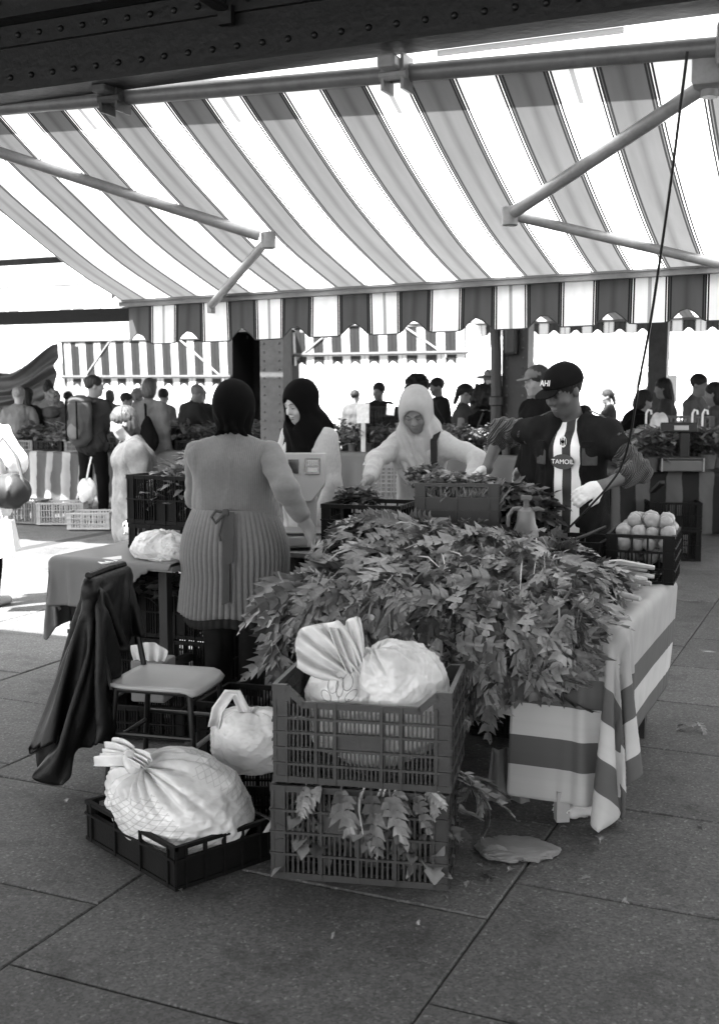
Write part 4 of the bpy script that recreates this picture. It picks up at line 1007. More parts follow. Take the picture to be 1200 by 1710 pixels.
bg('man in dark jacket behind the dark crate on the far flower stall', 633, 640, 17.0, (.4, -.9), 'short', HAIRD, DGREY, DGREY, head=(-.9, .1, 0))
hw = bg('woman with broad dark bush of hair leaning over the far stall', 697, 634, 16.2, (-.1, -1), 'afro', HAIRK, DGREY, DGREY, lean=.15, hands={'r': ((.35, .35, .95), (1, -.4, 0)), 'l': ((-.35, .35, .95), (-1, -.4, 0))})
bg('man with cropped hair in dark jacket turned towards the bushy-haired woman', 735, 632, 17.2, (-.9, -.3), 'short', HAIRD, DGREY, DGREY)
sg = bg('woman with sunglasses on her head and sleeveless grey top facing right', 771, 642, 15.3, (.95, -.1), 'tail', HAIRK, MGREY, JEAN, .0)
af = bg('woman with large round afro and black sleeveless dress beside the dark pillar', 806, 646, 13.2, (.75, .65), 'afro', HAIRK, BLACKC, BLACKC, .0, h=1.63, skin='mid', low=.1, hands={'r': ((.22, .40, 1.0), (.7, -.7, 0)), 'l': ((-.05, .40, 1.02), (-.7, -.7, 0))})
af.skirt(BLACKC, .95, .35, .16, .22, 0, .02, 'dress_skirt', 3, 60, 12)
strap(af, [(.10, -.10, 1.38), (.02, -.14, 1.15), (-.14, -.12, .92)], mat('bag_strap', .03, .6), .012)
ch = bg('person in a straw cowboy hat between the afro and the dark pillar', 819, 622, 15.6, (-.25, -1), 'short', HAIRD, LGREY, MGREY, skin='light')
F = Field(); F.ell(ch.hp((0, -.01, .105)), nv((.085, .10, .07)), k=.03); F.ell(ch.hp((0, -.01, .065)), nv((.20, .20, .014)), ch.H, k=.02); F.ell(ch.hp((0, .0, .18)), nv((.02, .08, .03)), k=.03, op='sub'); F.build('straw_hat', mat('straw', .2, .8, .2, 30, .5, 200), ch.t, .009)
bh = bg('person in a pale cap half hidden behind the man in the dark cap', 905, 613, 10.4, (-.8, -.35), 'short', HAIRD, BLACKC, DGREY, skin='mid', res=.013)
F = Field(); F.ell(bh.hp((0, -.005, .05)), nv((.09, .11, .085)), bh.H, k=.02); F.cut(bh.hp((0, 0, .03)), (0, 0, -1)); F.ell(bh.hp((0, .12, .035)), nv((.06, .07, .012)), bh.H, k=.02); F.build('pale_cap', LGREY, bh.t, .009)
bg('dark-haired woman in black bending beside the rivetted pillar at right', 1048, 648, 13.0, (.85, .2), 'bob', HAIRK, BLACKC, BLACKC, h=1.66, lean=.28)
bg('person in grey half hidden behind the right pillar', 1114, 633, 15.4, (-.9, .2), 'long', HAIRD, MGREY, DGREY)
bg('boy with dark hair and pale shirt behind the crate at far right', 1160, 626, 14.6, (.6, -.6), 'short', HAIRD, LGREY, JEAN, girth=.9, shoulder=.92, hands={'r': ((.1, .3, 1.3), (.8, -.4, -.5))})
bg('long-haired woman in grey cut off by the right edge', 1200, 640, 13.2, (-.7, .3), 'long', HAIRD, MGREY, DGREY)

for lab, px, py, D, fc, st, hm, tp in (('grey figure deep in the crowd beneath the drape', 112, 655, 20.4, (.3, 1), 'short', HAIRD, MGREY), ('pale-topped figure deep in the crowd right of the backpack man', 184, 652, 20.8, (-.4, 1), 'bob', HAIRB, LGREY), ('dark figure deep in the crowd right of the bending man', 335, 650, 20.2, (.2, 1), 'short', HAIRK, DGREY),
        ('dark-haired figure far behind the scale', 590, 652, 21.0, (.6, .8), 'short', HAIRK, MGREY), ('figure in grey walking far behind the man in the cap', 872, 645, 19.0, (1, .2), 'short', HAIRD, MGREY), ('small dark figure walking beyond the flower stall', 1018, 652, 20.0, (-1, .1), 'tail', HAIRK, DGREY), ('pale figure standing beyond the boy', 1182, 646, 19.0, (-.3, 1), 'short', HAIRB, LGREY),
        ('dark figure far off at the left edge beneath the drape', 8, 652, 20.0, (.3, 1), 'bob', HAIRD, DGREY)):
    bg(lab, px, py, D, fc, st, hm, tp, DGREY)

# ------------------------------------------------------------------ crates
CRG = mat('grey_green_crate_plastic', .03, .36, .15, 9, .12, 90, spec=.45, damt=.35, dscale=11)
CRB = mat('black_crate_plastic', .0035, .6, .3, 9, .1, 90, spec=.14, damt=.2, dscale=14)
CRL = mat('pale_crate_plastic', .22, .5, .15, 9, .1, 90)
CRM = mat('mid_grey_crate_plastic', .08, .5, .2, 9, .1, 90)
def crate_side(L, h, cols, rows, slats=True, notch=0.0, solid=(), rail=.022, t=.010, post=.05, openrows=(), gap=.014, sw=.0065):
    """one wall of a moulded crate, standing in the xz plane, outer face towards -y"""
    b = MB(); x0, x1 = -L / 2, L / 2; top = h - notch
    zs = [rail * .5 + (top - rail) * r for r in rows]              # heights of the ribs, 0..1
    xs = [x0 + post + (L - 2 * post) * c for c in cols]
    b.box(((x0 + x1) / 2, 0, rail / 2), (L, t * 1.5, rail))
    if notch:
        n0, n1 = x0 + L * .17, x1 - L * .17
        b.box(((n0 + n1) / 2, 0, top - rail / 2), (n1 - n0, t * 1.6, rail))
        for sx, q in ((x0, n0), (x1, n1)):
            s = 1 if q > sx else -1
            b.box(((sx + q - s * .05) / 2, 0, h - rail / 2), (abs(q - s * .05 - sx), t * 1.6, rail)); b.bar((q - s * .055, 0, h - rail / 2), (q + s * .005, 0, top - rail / 2), t * 1.6, rail)
            b.box(((sx + q - s * .04) / 2, 0, top + (h - top) / 2 - rail / 2), (abs(q - s * .04 - sx), t * .7, h - top))
    else: b.box((0, 0, h - rail / 2), (L, t * 1.6, rail))
    for s in (-1, 1):                                          # corner posts
        cx = s * (L / 2 - post / 2); b.box((cx, .002, h / 2 + .001), (post - .002, t * .8, h - .006)); b.box((s * (L / 2 - post), -.001, top / 2), (.007, t * 1.9, top - .004))
    for z in zs[1:-1]: b.box((0, -.002, z), (L - .004, t * 1.9, .008))
    for x in xs[1:-1]: b.box((x, -.0025, top / 2), (.008, t * 1.7, top - .006))
    for i in range(len(xs) - 1):
        for j in range(len(zs) - 1):
            a, c, e, f = xs[i], xs[i + 1], zs[j], zs[j + 1]
            if (i, j) in solid: b.box(((a + c) / 2, .002, (e + f) / 2), (c - a, t * .5, f - e)); continue
            if j in openrows or not slats: continue
            n = max(1, int((c - a) / gap))
            for k in range(n):
                x = a + (c - a) * (k + .5) / n; b.box((x, .002, (e + f) / 2), (sw, t * .55, f - e))
    return b
SIDE = {}
def crate(label, loc, rz, w=.59, d=.39, h=.3, m=CRB, long=None, short=None, name='crate', cat='crate', group=None, tilt=None, base='grid'):
    t = thing(name, label, cat, loc, rz, group)
    if tilt: t.rotation_euler = (tilt[0], tilt[1], rz)
    for kind, L, kw, ys in (('long', w, long or {}, d), ('short', d - .004, short or long or {}, w)):
        key = (m.name, kind, w, d, h, str(sorted(kw.items())))
        if key not in SIDE:
            a = dict(cols=(0, .25, .5, .75, 1), rows=(0, .33, .66, 1)); a.update(kw); SIDE[key] = crate_side(L, h, **a).me('side', m)
        for s in (0, 1):
            r = (0 if kind == 'long' else math.pi / 2) + s * math.pi
            off = ys / 2 - .008
            link('side', SIDE[key], t, (math.sin(r) * off, -math.cos(r) * off, 0), (0, 0, r))
    key = (m.name, 'base', w, d, base)
    if key not in SIDE:
        b = MB(); n = 9
        for k in range(n): b.box((-w / 2 + .02 + (w - .04) * (k + .5) / n, 0, .009), ((w - .04) / n * (.55 if base == 'grid' else .97), d - .02, .006))
        for k in range(5): b.box((0, -d / 2 + .02 + (d - .04) * (k + .5) / 5, .0135), (w - .02, .02, .003))
        b.box((0, 0, .004), (w - .03, d - .03, .003)) if base == 'solid' else None
        SIDE[key] = b.me('base', m)
    link('base', SIDE[key], t)
    return t
LOWK = dict(cols=(0, .25, .5, .75, 1), rows=(0, .25, .5, .75, 1), solid=((1, 2), (2, 2)), gap=.0165, sw=.0075)
UPK = dict(cols=(0, .2, .33, .64, .77, 1), rows=(0, .21, .42, .63, .82, 1), solid=((2, 2),), notch=.055, gap=.0135, sw=.006)
# the stack in front of the celery
A_ = gp(452, 1466); B_ = gp(748, 1489); rzs = math.atan2(B_.y - A_.y, B_.x - A_.x)
def stackloc(z, dx=0, dy=0):
    c = (A_ + B_) / 2; n = Vector((-math.sin(rzs), math.cos(rzs), 0)); return Vector((c.x, c.y, z)) + n * (.195 + dy) + Vector((math.cos(rzs), math.sin(rzs), 0)) * dx
SW = (B_ - A_).length
crate('grey slatted plastic crate standing on the paving, lower of the stack', stackloc(.004), rzs, SW, .40, .325, CRG, LOWK, dict(LOWK, cols=(0, .33, .66, 1), solid=((1, 2),)))
crate('grey slatted plastic crate holding a knotted white bag, upper of the stack', stackloc(.337, .012, .004), rzs - .02, SW, .40, .335, CRG, UPK, dict(UPK, cols=(0, .33, .66, 1), solid=((1, 2),), notch=0))

# ------------------------------------------------------------------ leaves
LEAF = mat('celery_leaf', .115, .36, .45, 18, .3, 60, spec=.55, trans=.10, island=.92)
STALK = mat('celery_stalk', .36, .45, .2, 14, .2, 60, island=.25)
HERB = mat('herb_leaf', .085, .55, .3, 20, trans=.2, island=.55)
HERBL = mat('pale_herb_leaf', .17, .55, .3, 20, trans=.25, island=.5)
def leaf_data(seed, L=.26, W=.06, n=8, curl=.8, stalk=.22):
    """a deeply lobed, toothed leaf lying along +y, face up, drooping at the tip"""
    g = random.Random(seed); vs = []; fs = []; bend = g.uniform(.2, 1.5) * curl; tw = g.uniform(-.6, .6); ph = g.uniform(0, 6)
    y = z = 0.0; a = g.uniform(-.1, .4); rib = []
    for i in range(n + 1):
        rib.append((.03 * math.sin(ph + 3.0 * i / n) * i / n, y, z, a)); y += L / n * math.cos(a); z += L / n * math.sin(a); a -= bend * 1.9 / n * (1 + i / n)
    vs += [(x, yy, zz) for x, yy, zz, _ in rib]
    for s in (-1, 1):
        for i in range(n):
            t = (i + .5) / n
            if t < stalk: w = .004; tip = 0
            else:
                st = (t - stalk) / (1 - stalk); w = W * (.35 + .9 * math.sin(math.pi * min(1, st * .85 + .12))) * g.uniform(.7, 1.25); tip = w * g.uniform(.55, .95)
            if st_skip(t, stalk): 
                k = len(vs); x, yy, zz, aa = rib[i]; x2, y2, z2, a2 = rib[i + 1]
                vs += [(x + s * .004, yy, zz - .002), (x2 + s * .004, y2, z2 - .002)]
                fs.append((i, i + 1, k + 1, k) if s < 0 else (i + 1, i, k, k + 1)); continue
            x, yy, zz, aa = rib[i]; x2, y2, z2, a2 = rib[i + 1]; rl = tw * t + s * g.uniform(.15, .6); cr, sr = math.cos(rl), math.sin(rl) * s
            ca, sa = math.cos(aa), math.sin(aa); dz = g.uniform(-.35, .25) * w
            def q(out, fwd, up=0.0): return (x + s * out * cr, yy + fwd * ca, zz + fwd * sa + out * sr + up)
            k = len(vs); sp = L / n
            vs += [q(w * .42, -.02 * sp), q(w * .98, tip * .45, dz * .5), q(w * 1.45, tip * 1.5 + .5 * sp, dz * 1.4), q(w * .42, .72 * sp + tip * .25, dz * .2)]
            f1, f2 = (i, k, k + 3, i + 1), (k, k + 1, k + 2, k + 3)
            fs += [f1, f2] if s > 0 else [f1[::-1], f2[::-1]]
    k = len(vs); x, yy, zz, aa = rib[-1]; vs += [(x - W * .35, yy - .004, zz), (x, yy + W * .7, zz - W * .3), (x + W * .35, yy - .004, zz)]; fs.append((n, k + 2, k + 1, k))
    return np.array(vs), np.array(fs)
def st_skip(t, stalk): return t < stalk
LV = [leaf_data(50 + i, *(dict([(0, (.24, .030)), (1, (.31, .034)), (2, (.19, .032)), (3, (.36, .026))])[i % 4])) for i in range(12)]
LM = [mesh('leaf', v, f, LEAF, True) for v, f in LV]
def basis(d, nrm):
    d = nv(d); d /= np.linalg.norm(d); nrm = nv(nrm); nrm = nrm - d * (nrm @ d); nrm /= np.linalg.norm(nrm) + 1e-9
    return np.stack([np.cross(d, nrm), d, nrm], 1)
def place_leaf(parent, k, p, d, nrm, s, name='leaf'):
    M = basis(d, nrm); o = link(name, LM[k % len(LM)], parent)
    X = Matrix.Identity(4)
    for i in range(3):
        for j in range(3): X[i][j] = M[i][j] * s
    X.translation = Vector(p); o.matrix_local = X; return o

class Joined:
    def __init__(s): s.v = []; s.f = []; s.n = 0
    def leaf(s, k, p, d, nrm, sc, data=None):
        v, f = (data or LV)[k % len(data or LV)]; s.v.append(v @ basis(d, nrm).T * sc + nv(p)); s.f.append(f + s.n); s.n += len(v)
    def build(s, name, m, parent=None, kind=None, smooth=True):
        o = link(name, mesh(name, np.concatenate(s.v), np.concatenate(s.f), m, smooth), parent)
        if kind: o['kind'] = kind
        return o
def sprig_data(seed, L=.05, W=.02):
    g = random.Random(seed); vs = []; fs = []
    b = g.uniform(.0, .5)
    for i, (t, w) in enumerate(((0, .15), (.35, 1), (.6, .55), (.75, .8), (1, .08))):
        z = -b * L * t * t; vs += [(-W * w, L * t, z + W * w * .4), (0, L * t, z), (W * w, L * t, z + W * w * .4)]
        if i: k = (i - 1) * 3; fs += [(k, k + 1, k + 4, k + 3), (k + 1, k + 2, k + 5, k + 4)]
    return np.array(vs), np.array(fs)
SPR = [sprig_data(i, .045 + .01 * (i % 4), .014 + .003 * (i % 3)) for i in range(8)]
def herbs(name, parent, box, n, m, seed, size=1.0, up=.6, kind='stuff'):
    """a bed of small leaves filling an upright box (cx, cy, z0, w, d, h), thicker at the top"""
    g = random.Random(seed); cx, cy, z0, w, d, h = box; J = Joined(); wv = Waves(seed, 6, 6, 20, 2)
    for i in range(n):
        x, y = g.uniform(-w / 2, w / 2), g.uniform(-d / 2, d / 2)
        top = h * (.65 + .5 * float(wv(np.array([[x, y]]))[0]) + .35 * (1 - (2 * x / w) ** 2) * (1 - (2 * y / d) ** 2))
        z = z0 + top * math.sqrt(g.random())
        a = g.uniform(0, 6.28); J.leaf(g.randrange(8), (cx + x, cy + y, z), (math.cos(a), math.sin(a), g.uniform(-.3, up + .3)), (g.uniform(-.5, .5), g.uniform(-.5, .5), 1), size * g.uniform(.7, 1.5), SPR)
    return J.build(name, m, parent, kind)

# ------------------------------------------------------------------ tables and cloths
WOOD = mat('table_wood', .16, .7, .3, 4, .2, 40); WOODD = mat('dark_trestle_wood', .02, .75, .3, 4, .2, 40)
def table(label, v, u, w, d, z=.75, rz=VROT, planks=4, m=WOOD, lm=WOODD, leg=.05, inset=.12, name='trestle_table'):
    t = thing(name, label, 'table', uvp(v, u, 0), rz)
    pw = d / planks
    pm = MB().box((0, 0, 0), (w, pw - .006, .028), bev=.003).me('plank', m)
    for k in range(planks): link('plank', pm, t, (0, -d / 2 + pw * (k + .5), z - .016))
    lg = MB().box((0, 0, (z - .032) / 2), (leg, leg, z - .032)).me('leg', lm)
    for sx in (-1, 1):
        for sy in (-1, 1): link('leg', lg, t, (sx * (w / 2 - inset), sy * (d / 2 - inset), 0))
        MB().box((sx * (w / 2 - inset), 0, .2), (leg * .8, d - 2 * inset, leg * .8)).build('rail', lm, t)
    return t
def cloth(name, w, d, z, hang, m, parent, seed=1, step=.02, ripple=.5, stripe='hang', flare=.10, trim=None, freq=9.0):
    """table cover: hang = overhang (left, right, front, back) of the rectangle w x d"""
    hl, hr, hf, hk = hang
    a = np.linspace(-w / 2 - hl, w / 2 + hr, int((w + hl + hr) / step) + 1); b = np.linspace(-d / 2 - hf, d / 2 + hk, int((d + hf + hk) / step) + 1)
    B, A = np.meshgrid(b, a, indexing='ij')
    ca, cb = np.clip(A, -w / 2, w / 2), np.clip(B, -d / 2, d / 2); ex, ey = A - ca, B - cb; L = (np.abs(ex) ** 3 + np.abs(ey) ** 3) ** (1 / 3) + 1e-9; L2 = np.hypot(ex, ey) + 1e-9
    dx, dy = ex / L2, ey / L2
    s = ca * freq + cb * freq + np.arctan2(dy, dx) * 2.0
    g = np.random.RandomState(seed); p = g.uniform(0, 6.28, 4)
    rip = (np.sin(s + p[0]) * .6 + np.sin(s * 2.3 + p[1]) * .4)
    Lc = np.minimum(L, z - .03 - .0 * L)
    out = .012 * np.tanh(L / .02) + Lc * flare * (1 + ripple * rip) + .03 * ripple * np.clip(L / .25, 0, 1) * rip
    wv = Waves(seed + 5, 8, 5, 20, 2); fl = np.stack([A.ravel(), B.ravel()], 1)
    X = ca + dx * out; Y = cb + dy * out; Z = z + .003 - np.maximum(0, Lc - .006) + np.where(L < 1e-6, .003 * (1 + wv(fl).reshape(A.shape)), 0)
    hm = np.maximum(np.abs(ex), np.abs(ey)) if stripe == 'hang' else (A if stripe == 'x' else B)
    uv = np.stack([hm + .03 * wv(fl * .5).reshape(A.shape) * (L > .02), A + B], -1)
    o = link(name, grid_mesh(name, np.stack([X, Y, Z], -1), m, uv), parent)
    return solidify(o, .0025, 1)

ct = table('trestle table buried under the celery leaves', -1.58, 4.86, 1.54, 1.28, .75)
CLS = stripe_mat('broad_striped_cloth', (.30, .085, .42, .085, .40, .085, .4), (.20, .115, .125, .115, .125, .115, .2), 0, off=0.0, trans=.08)
tc_ = thing('tablecloth', 'broad grey and white striped cloth hanging off the right corner of the celery table', 'tablecloth', uvp(-1.58, 4.86), VROT)
g_ = thing('tmp', '', '')
bpy.data.objects.remove(g_)
draped('stripes', 'cloth', CLS, tc_, lambda u: STRIPE_UV[u], thick=.003)

# ------------------------------------------------------------------ the heap of celery leaves
heap = thing('celery_heap', 'big heap of lobed celery leaves spilling over the front of the stall table', 'vegetables', uvp(-1.61, 4.86, 0), VROT)
def mound(x, y):
    h = .165 * math.exp(-((x + .25) / .42) ** 2 - ((y - .06) / .45) ** 2) + .12 * math.exp(-((x + .50) / .26) ** 2 - ((y + .10) / .40) ** 2) + .14 * math.exp(-((x - .24) / .34) ** 2 - ((y + .05) / .42) ** 2) + .06 * math.exp(-((x - .5) / .25) ** 2 - ((y + .28) / .3) ** 2) + .045
    return h * (1 - .45 * max(0, y / .42))
def droop(x): return .12 + .26 * math.exp(-((x - .12) / .36) ** 2) + .10 * math.exp(-((x + .72) / .2) ** 2)
def heap_pt(x, t):
    """t 0..1 from the back of the heap to the table's front edge, beyond 1 hanging down the front"""
    y = .42 - 1.10 * min(t, 1)
    edge = min(1, max(0, (1.04 - t) / .22)) ** .6; side = min(1, max(0, (.74 - abs(x - .02)) / .16)) ** .7
    z = .745 + mound(x, y) * (.25 + .75 * edge) * side
    if t > 1: z -= (t - 1) * droop(x) / .4; y -= .035 * math.sin((t - 1) / .4 * 3.0)
    return nv((x, y, z))
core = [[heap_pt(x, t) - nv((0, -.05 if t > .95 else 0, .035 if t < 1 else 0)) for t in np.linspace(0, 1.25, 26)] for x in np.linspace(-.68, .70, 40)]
link('leaf_mass', grid_mesh('leaf_mass', np.array(core), mat('gap_shade_leaf_core', .02, .8, .4, 30, .8, 60)), heap)['kind'] = 'stuff'  # core under the leaves, its dark colour stands for shade in the gaps
g = random.Random(17); items = []
for i in range(2500):
    x = g.uniform(-.62, .66); t = g.uniform(.02, 1.38) if g.random() < .75 else g.uniform(.85, 1.4)
    p = heap_pt(x, t); e = .02; dx = (heap_pt(x + e, t) - heap_pt(x - e, t)) / (2 * e); dt = (heap_pt(x, t + e) - heap_pt(x, t - e)) / (2 * e)
    nrm = np.cross(dt, dx); nrm /= np.linalg.norm(nrm) + 1e-9
    if nrm[1] > 0 and t > 1: nrm = -nrm
    if nrm[2] < 0 and t <= 1: nrm = -nrm
    dn = dt / (np.linalg.norm(dt) + 1e-9); sd = dx / (np.linalg.norm(dx) + 1e-9)
    fan = .9 * (x + .1) + g.gauss(0, .75)
    if x < -.45: fan -= .35
    d = dn * math.cos(fan) + sd * math.sin(fan) + nrm * g.uniform(-.10, .42)
    if t > 1: d = d + nv((0, -.12, -.5))
    nr = nrm + nv((g.gauss(0, .45), g.gauss(0, .45), g.gauss(0, .3)))
    sc = g.uniform(.5, .98) * (1.1 if t > .8 else .95)
    items.append((p - d * .10 * sc + nrm * g.uniform(-.02, .035), d, nr, sc, g.randrange(12), t))
# the nearest and topmost leaves stand alone, the others stay one mass
items.sort(key=lambda q: -(q[3] * (1.0 + .5 * q[5]) + g.uniform(0, .3)))
for p, d, nr, sc, k, t in items[:300]: place_leaf(heap, k, p + nv(nr) / np.linalg.norm(nr) * .012, d, nr, sc)
J = Joined()
for p, d, nr, sc, k, t in items[300:]: J.leaf(k, p, d, nr, sc)
J.build('leaves', LEAF, heap, 'stuff')
sm = MB()
for i in range(46):
    x = g.uniform(-.6, .6); t = g.uniform(.1, 1.2); p = heap_pt(x, t); a = g.uniform(-1.2, 1.2); L = g.uniform(.12, .26); q = heap_pt(min(.66, max(-.66, x + L * math.sin(a))), min(1.35, t + L * .8 * math.cos(a)))
    sm.tube([p + nv((0, -.01, .03)), (p + q) / 2 + nv((0, -.02, .05)), q + nv((0, -.02, .02))], [.002, .0035, .002], 5)
o = sm.build('stems', STALK, heap, smooth=True); o['kind'] = 'stuff'
# pale ribs of whole bunches showing at the right end of the table
cb = thing('celery_bunch', 'pale celery stalks lying between the leaf heap and the onion crate', 'vegetables', uvp(-1.61, 4.86, 0), VROT)
for k in range(22):
    x, y = .42 + g.uniform(-.06, .10), (-.12, .08, .26)[k % 3] + g.uniform(-.05, .05); L = g.uniform(.2, .32); a = (-.35, -.1, .1)[k % 3] + g.uniform(-.12, .12); zz = .785 + .016 * (k % 5)
    b = MB(); b.tube([(x, y, zz), (x + L * .5 * math.cos(a), y + L * .5 * math.sin(a), zz + .018), (x + L * math.cos(a), y + L * math.sin(a), zz + .004)], [.014, .018, .010], 7); b.build('stalk', STALK, cb, smooth=True)
# leaves squeezed out between the two front crates
sq = thing('celery_leaves', 'limp celery leaves hanging out between the two grey crates', 'vegetables', stackloc(.335), rzs)
for k, (x, dx, s, z) in enumerate(((-.12, -.5, .55, .005), (-.06, .3, .75, .0), (.0, -.2, .5, -.005), (.04, .15, .8, 0), (.08, -.1, .95, .0), (.10, .35, .85, .0), (.13, .1, .7, .005), (.18, .5, .6, 0), (.21, .8, .55, 0), (-.18, .1, .45, .005), (.24, .6, .5, .0))):
    place_leaf(sq, k, (x, -.17, z + .004), (dx * .7, -.75, -.28 - .06 * (k % 3)), (dx * .2, -.65, .9), s)
for x, L in ((.02, .12), (.075, .15), (.09, .1), (.125, .09)):
    b = MB(); b.tube([(x, -.185, 0), (x - .01, -.222, -.03), (x - .012, -.218, -L * .6), (x - .02 + .02 * (L > .11), -.216, -L - .03)], [.004, .005, .004, .002], 6); b.build('stalk', STALK, sq, smooth=True)
sq2 = thing('celery_leaves', 'small tuft of celery leaves poking out beside the grey crate stack', 'vegetables', stackloc(.30), rzs)
for k in range(9):
    place_leaf(sq2, k + 3, (.30 + .008 * (k % 3), .02 + .03 * (k % 4 - 1.5), .03), (1, g.uniform(-.6, .5), -.5 - .25 * g.random()), (.5, g.uniform(-.5, .5), 1), g.uniform(.5, .75))

# ------------------------------------------------------------------ plastic bags
def bagmat(name, g=.74, net=0.0, tr=.36):
    m = bpy.data.materials.new(name); m.use_nodes = True; n, l, mt, mx = node_helpers(m); p = n['Principled BSDF']
    tc = n.new('ShaderNodeTexCoord'); no = n.new('ShaderNodeTexNoise'); no.inputs['Scale'].default_value = 9; no.inputs['Detail'].default_value = 8; no.inputs['Roughness'].default_value = .65; l.new(tc.outputs['Object'], no.inputs['Vector'])
    n5 = n.new('ShaderNodeTexNoise'); n5.inputs['Scale'].default_value = 11; n5.inputs['Detail'].default_value = 3; l.new(tc.outputs['Object'], n5.inputs['Vector'])
    c = mt('MULTIPLY', mt('MULTIPLY', g, mt('ADD', .70, mt('MULTIPLY', no.outputs['Fac'], .55))), mt('ADD', .74, mt('MULTIPLY', n5.outputs['Fac'], .5)))
    if net:
        sp = n.new('ShaderNodeSeparateXYZ'); l.new(tc.outputs['UV'], sp.inputs[0])
        u, v = sp.outputs[0], sp.outputs[1]
        wn = n.new('ShaderNodeTexNoise'); wn.inputs['Scale'].default_value = 4; l.new(tc.outputs['UV'], wn.inputs['Vector'])
        ww_ = mt('MULTIPLY', wn.outputs['Fac'], 1.2)
        l1 = mt('LESS_THAN', mt('FRACT', mt('ADD', mt('MULTIPLY', mt('ADD', u, v), 26), ww_)), .14); l2 = mt('LESS_THAN', mt('FRACT', mt('ADD', mt('MULTIPLY', mt('SUBTRACT', u, mt('MULTIPLY', v, 1.1)), 26), ww_)), .14)
        mask = mt('MULTIPLY', mt('GREATER_THAN', u, .66), mt('MULTIPLY', mt('LESS_THAN', u, .90), mt('GREATER_THAN', v, .16)))
        mask2 = mt('MULTIPLY', mt('GREATER_THAN', u, .05), mt('MULTIPLY', mt('LESS_THAN', u, .22), mt('GREATER_THAN', v, .2)))
        ln = mt('MULTIPLY', mt('MAXIMUM', l1, l2), mt('MAXIMUM', mask, mt('MULTIPLY', mask2, .7)))
        c = mx(mt('MULTIPLY', ln, net), c, g * .22)
    l.new(c, p.inputs['Base Color']); p.inputs['Roughness'].default_value = .24; p.inputs['Specular IOR Level'].default_value = .6
    vo = n.new('ShaderNodeTexVoronoi'); vo.feature = 'F1'; vo.inputs['Scale'].default_value = 15; vo.inputs['Randomness'].default_value = 1
    dn = n.new('ShaderNodeTexNoise'); dn.inputs['Scale'].default_value = 7; dn.inputs['Detail'].default_value = 3; l.new(tc.outputs['Object'], dn.inputs['Vector'])
    va = n.new('ShaderNodeVectorMath'); va.operation = 'MULTIPLY_ADD'; va.inputs[1].default_value = (.22, .22, .22); l.new(dn.outputs['Color'], va.inputs[0]); l.new(tc.outputs['Object'], va.inputs[2]); l.new(va.outputs[0], vo.inputs['Vector'])
    v2 = n.new('ShaderNodeTexVoronoi'); v2.inputs['Scale'].default_value = 38; l.new(va.outputs[0], v2.inputs['Vector'])
    rg = mt('ADD', vo.outputs['Distance'], mt('MULTIPLY', v2.outputs['Distance'], .35))
    b = n.new('ShaderNodeBump'); b.inputs['Strength'].default_value = .3; b.inputs['Distance'].default_value = .015; l.new(rg, b.inputs['Height']); l.new(b.outputs[0], p.inputs['Normal'])
    t = n.new('ShaderNodeBsdfTranslucent'); ms = n.new('ShaderNodeMixShader'); l.new(c, t.inputs[0]); ms.inputs[0].default_value = tr
    l.new(p.outputs[0], ms.inputs[1]); l.new(t.outputs[0], ms.inputs[2]); l.new(ms.outputs[0], n['Material Output'].inputs['Surface'])
    return m
BAG = bagmat('white_plastic_film'); BAGN = bagmat('white_plastic_film_over_net', .72, .4)
def ridged(P, w): return 1 - 2 * np.abs(w(P))
def bag_blob(name, c, rad, pole, m, parent, seed, nt=220, nr=140, gather=.20, crease=.05, flat=None, sag=.0, kn=13, bulge=None):
    """a filled bag gathered at a knot: rows run from the knot (pole) round to the far side"""
    g = np.random.RandomState(seed); pole = Vector(pole).normalized(); q = Vector((0, 0, 1)).rotation_difference(pole).to_matrix()
    th = np.linspace(0, 2 * np.pi, nt, endpoint=False); ph = g.uniform(0, 6.28, 8); w1 = Waves(seed + 1, 9, 2.2, 7.5); w2 = Waves(seed + 2, 7, 4, 11); w3 = Waves(seed + 3, 7, 11, 24); w4 = Waves(seed + 6, 7, 24, 48); pts = []; uvs = []
    for i, t in enumerate(np.linspace(.0, 1, nr)):
        a = math.pi * t ** .85
        s, cc = math.sin(a), math.cos(a)
        D = np.stack([s * np.cos(th), s * np.sin(th), np.full(nt, cc)], 1)
        near = math.exp(-(t / .22) ** 2)
        fold = (.5 * np.abs(np.sin(th * kn / 2 + ph[0] + 1.1 * np.sin(th * 3 + ph[1]) + .5 * np.sin(th * 7 + ph[4]))) + .6 * np.abs(np.sin(th * 2.5 + ph[2] + .7 * np.sin(2 * th + ph[3]) + 1.5 * t)) - .65) * gather * (near * .9 + .10) * (1 if t > .02 else t / .02)
        lump = .16 * w1(D * 1.0) - crease * 1.5 * np.abs(w2(D)) - crease * .8 * np.abs(w3(D)) - crease * .4 * np.abs(w4(D))
        r = 1 + fold + lump
        r = r * (1 - .12 * math.exp(-(t / .06) ** 2))
        V = D * r[:, None]; V = V @ np.array(q).T * nv(rad)
        if flat is not None: V[:, 2] = np.where(V[:, 2] < -flat, -flat + (V[:, 2] + flat) * .12, V[:, 2])
        pts.append(V + nv(c)); uvs.append(np.stack([th / (2 * np.pi), np.full(nt, t)], 1))
    me = grid_mesh(name, np.array(pts), m, np.array(uvs), closed=True)
    return link(name, me, parent)
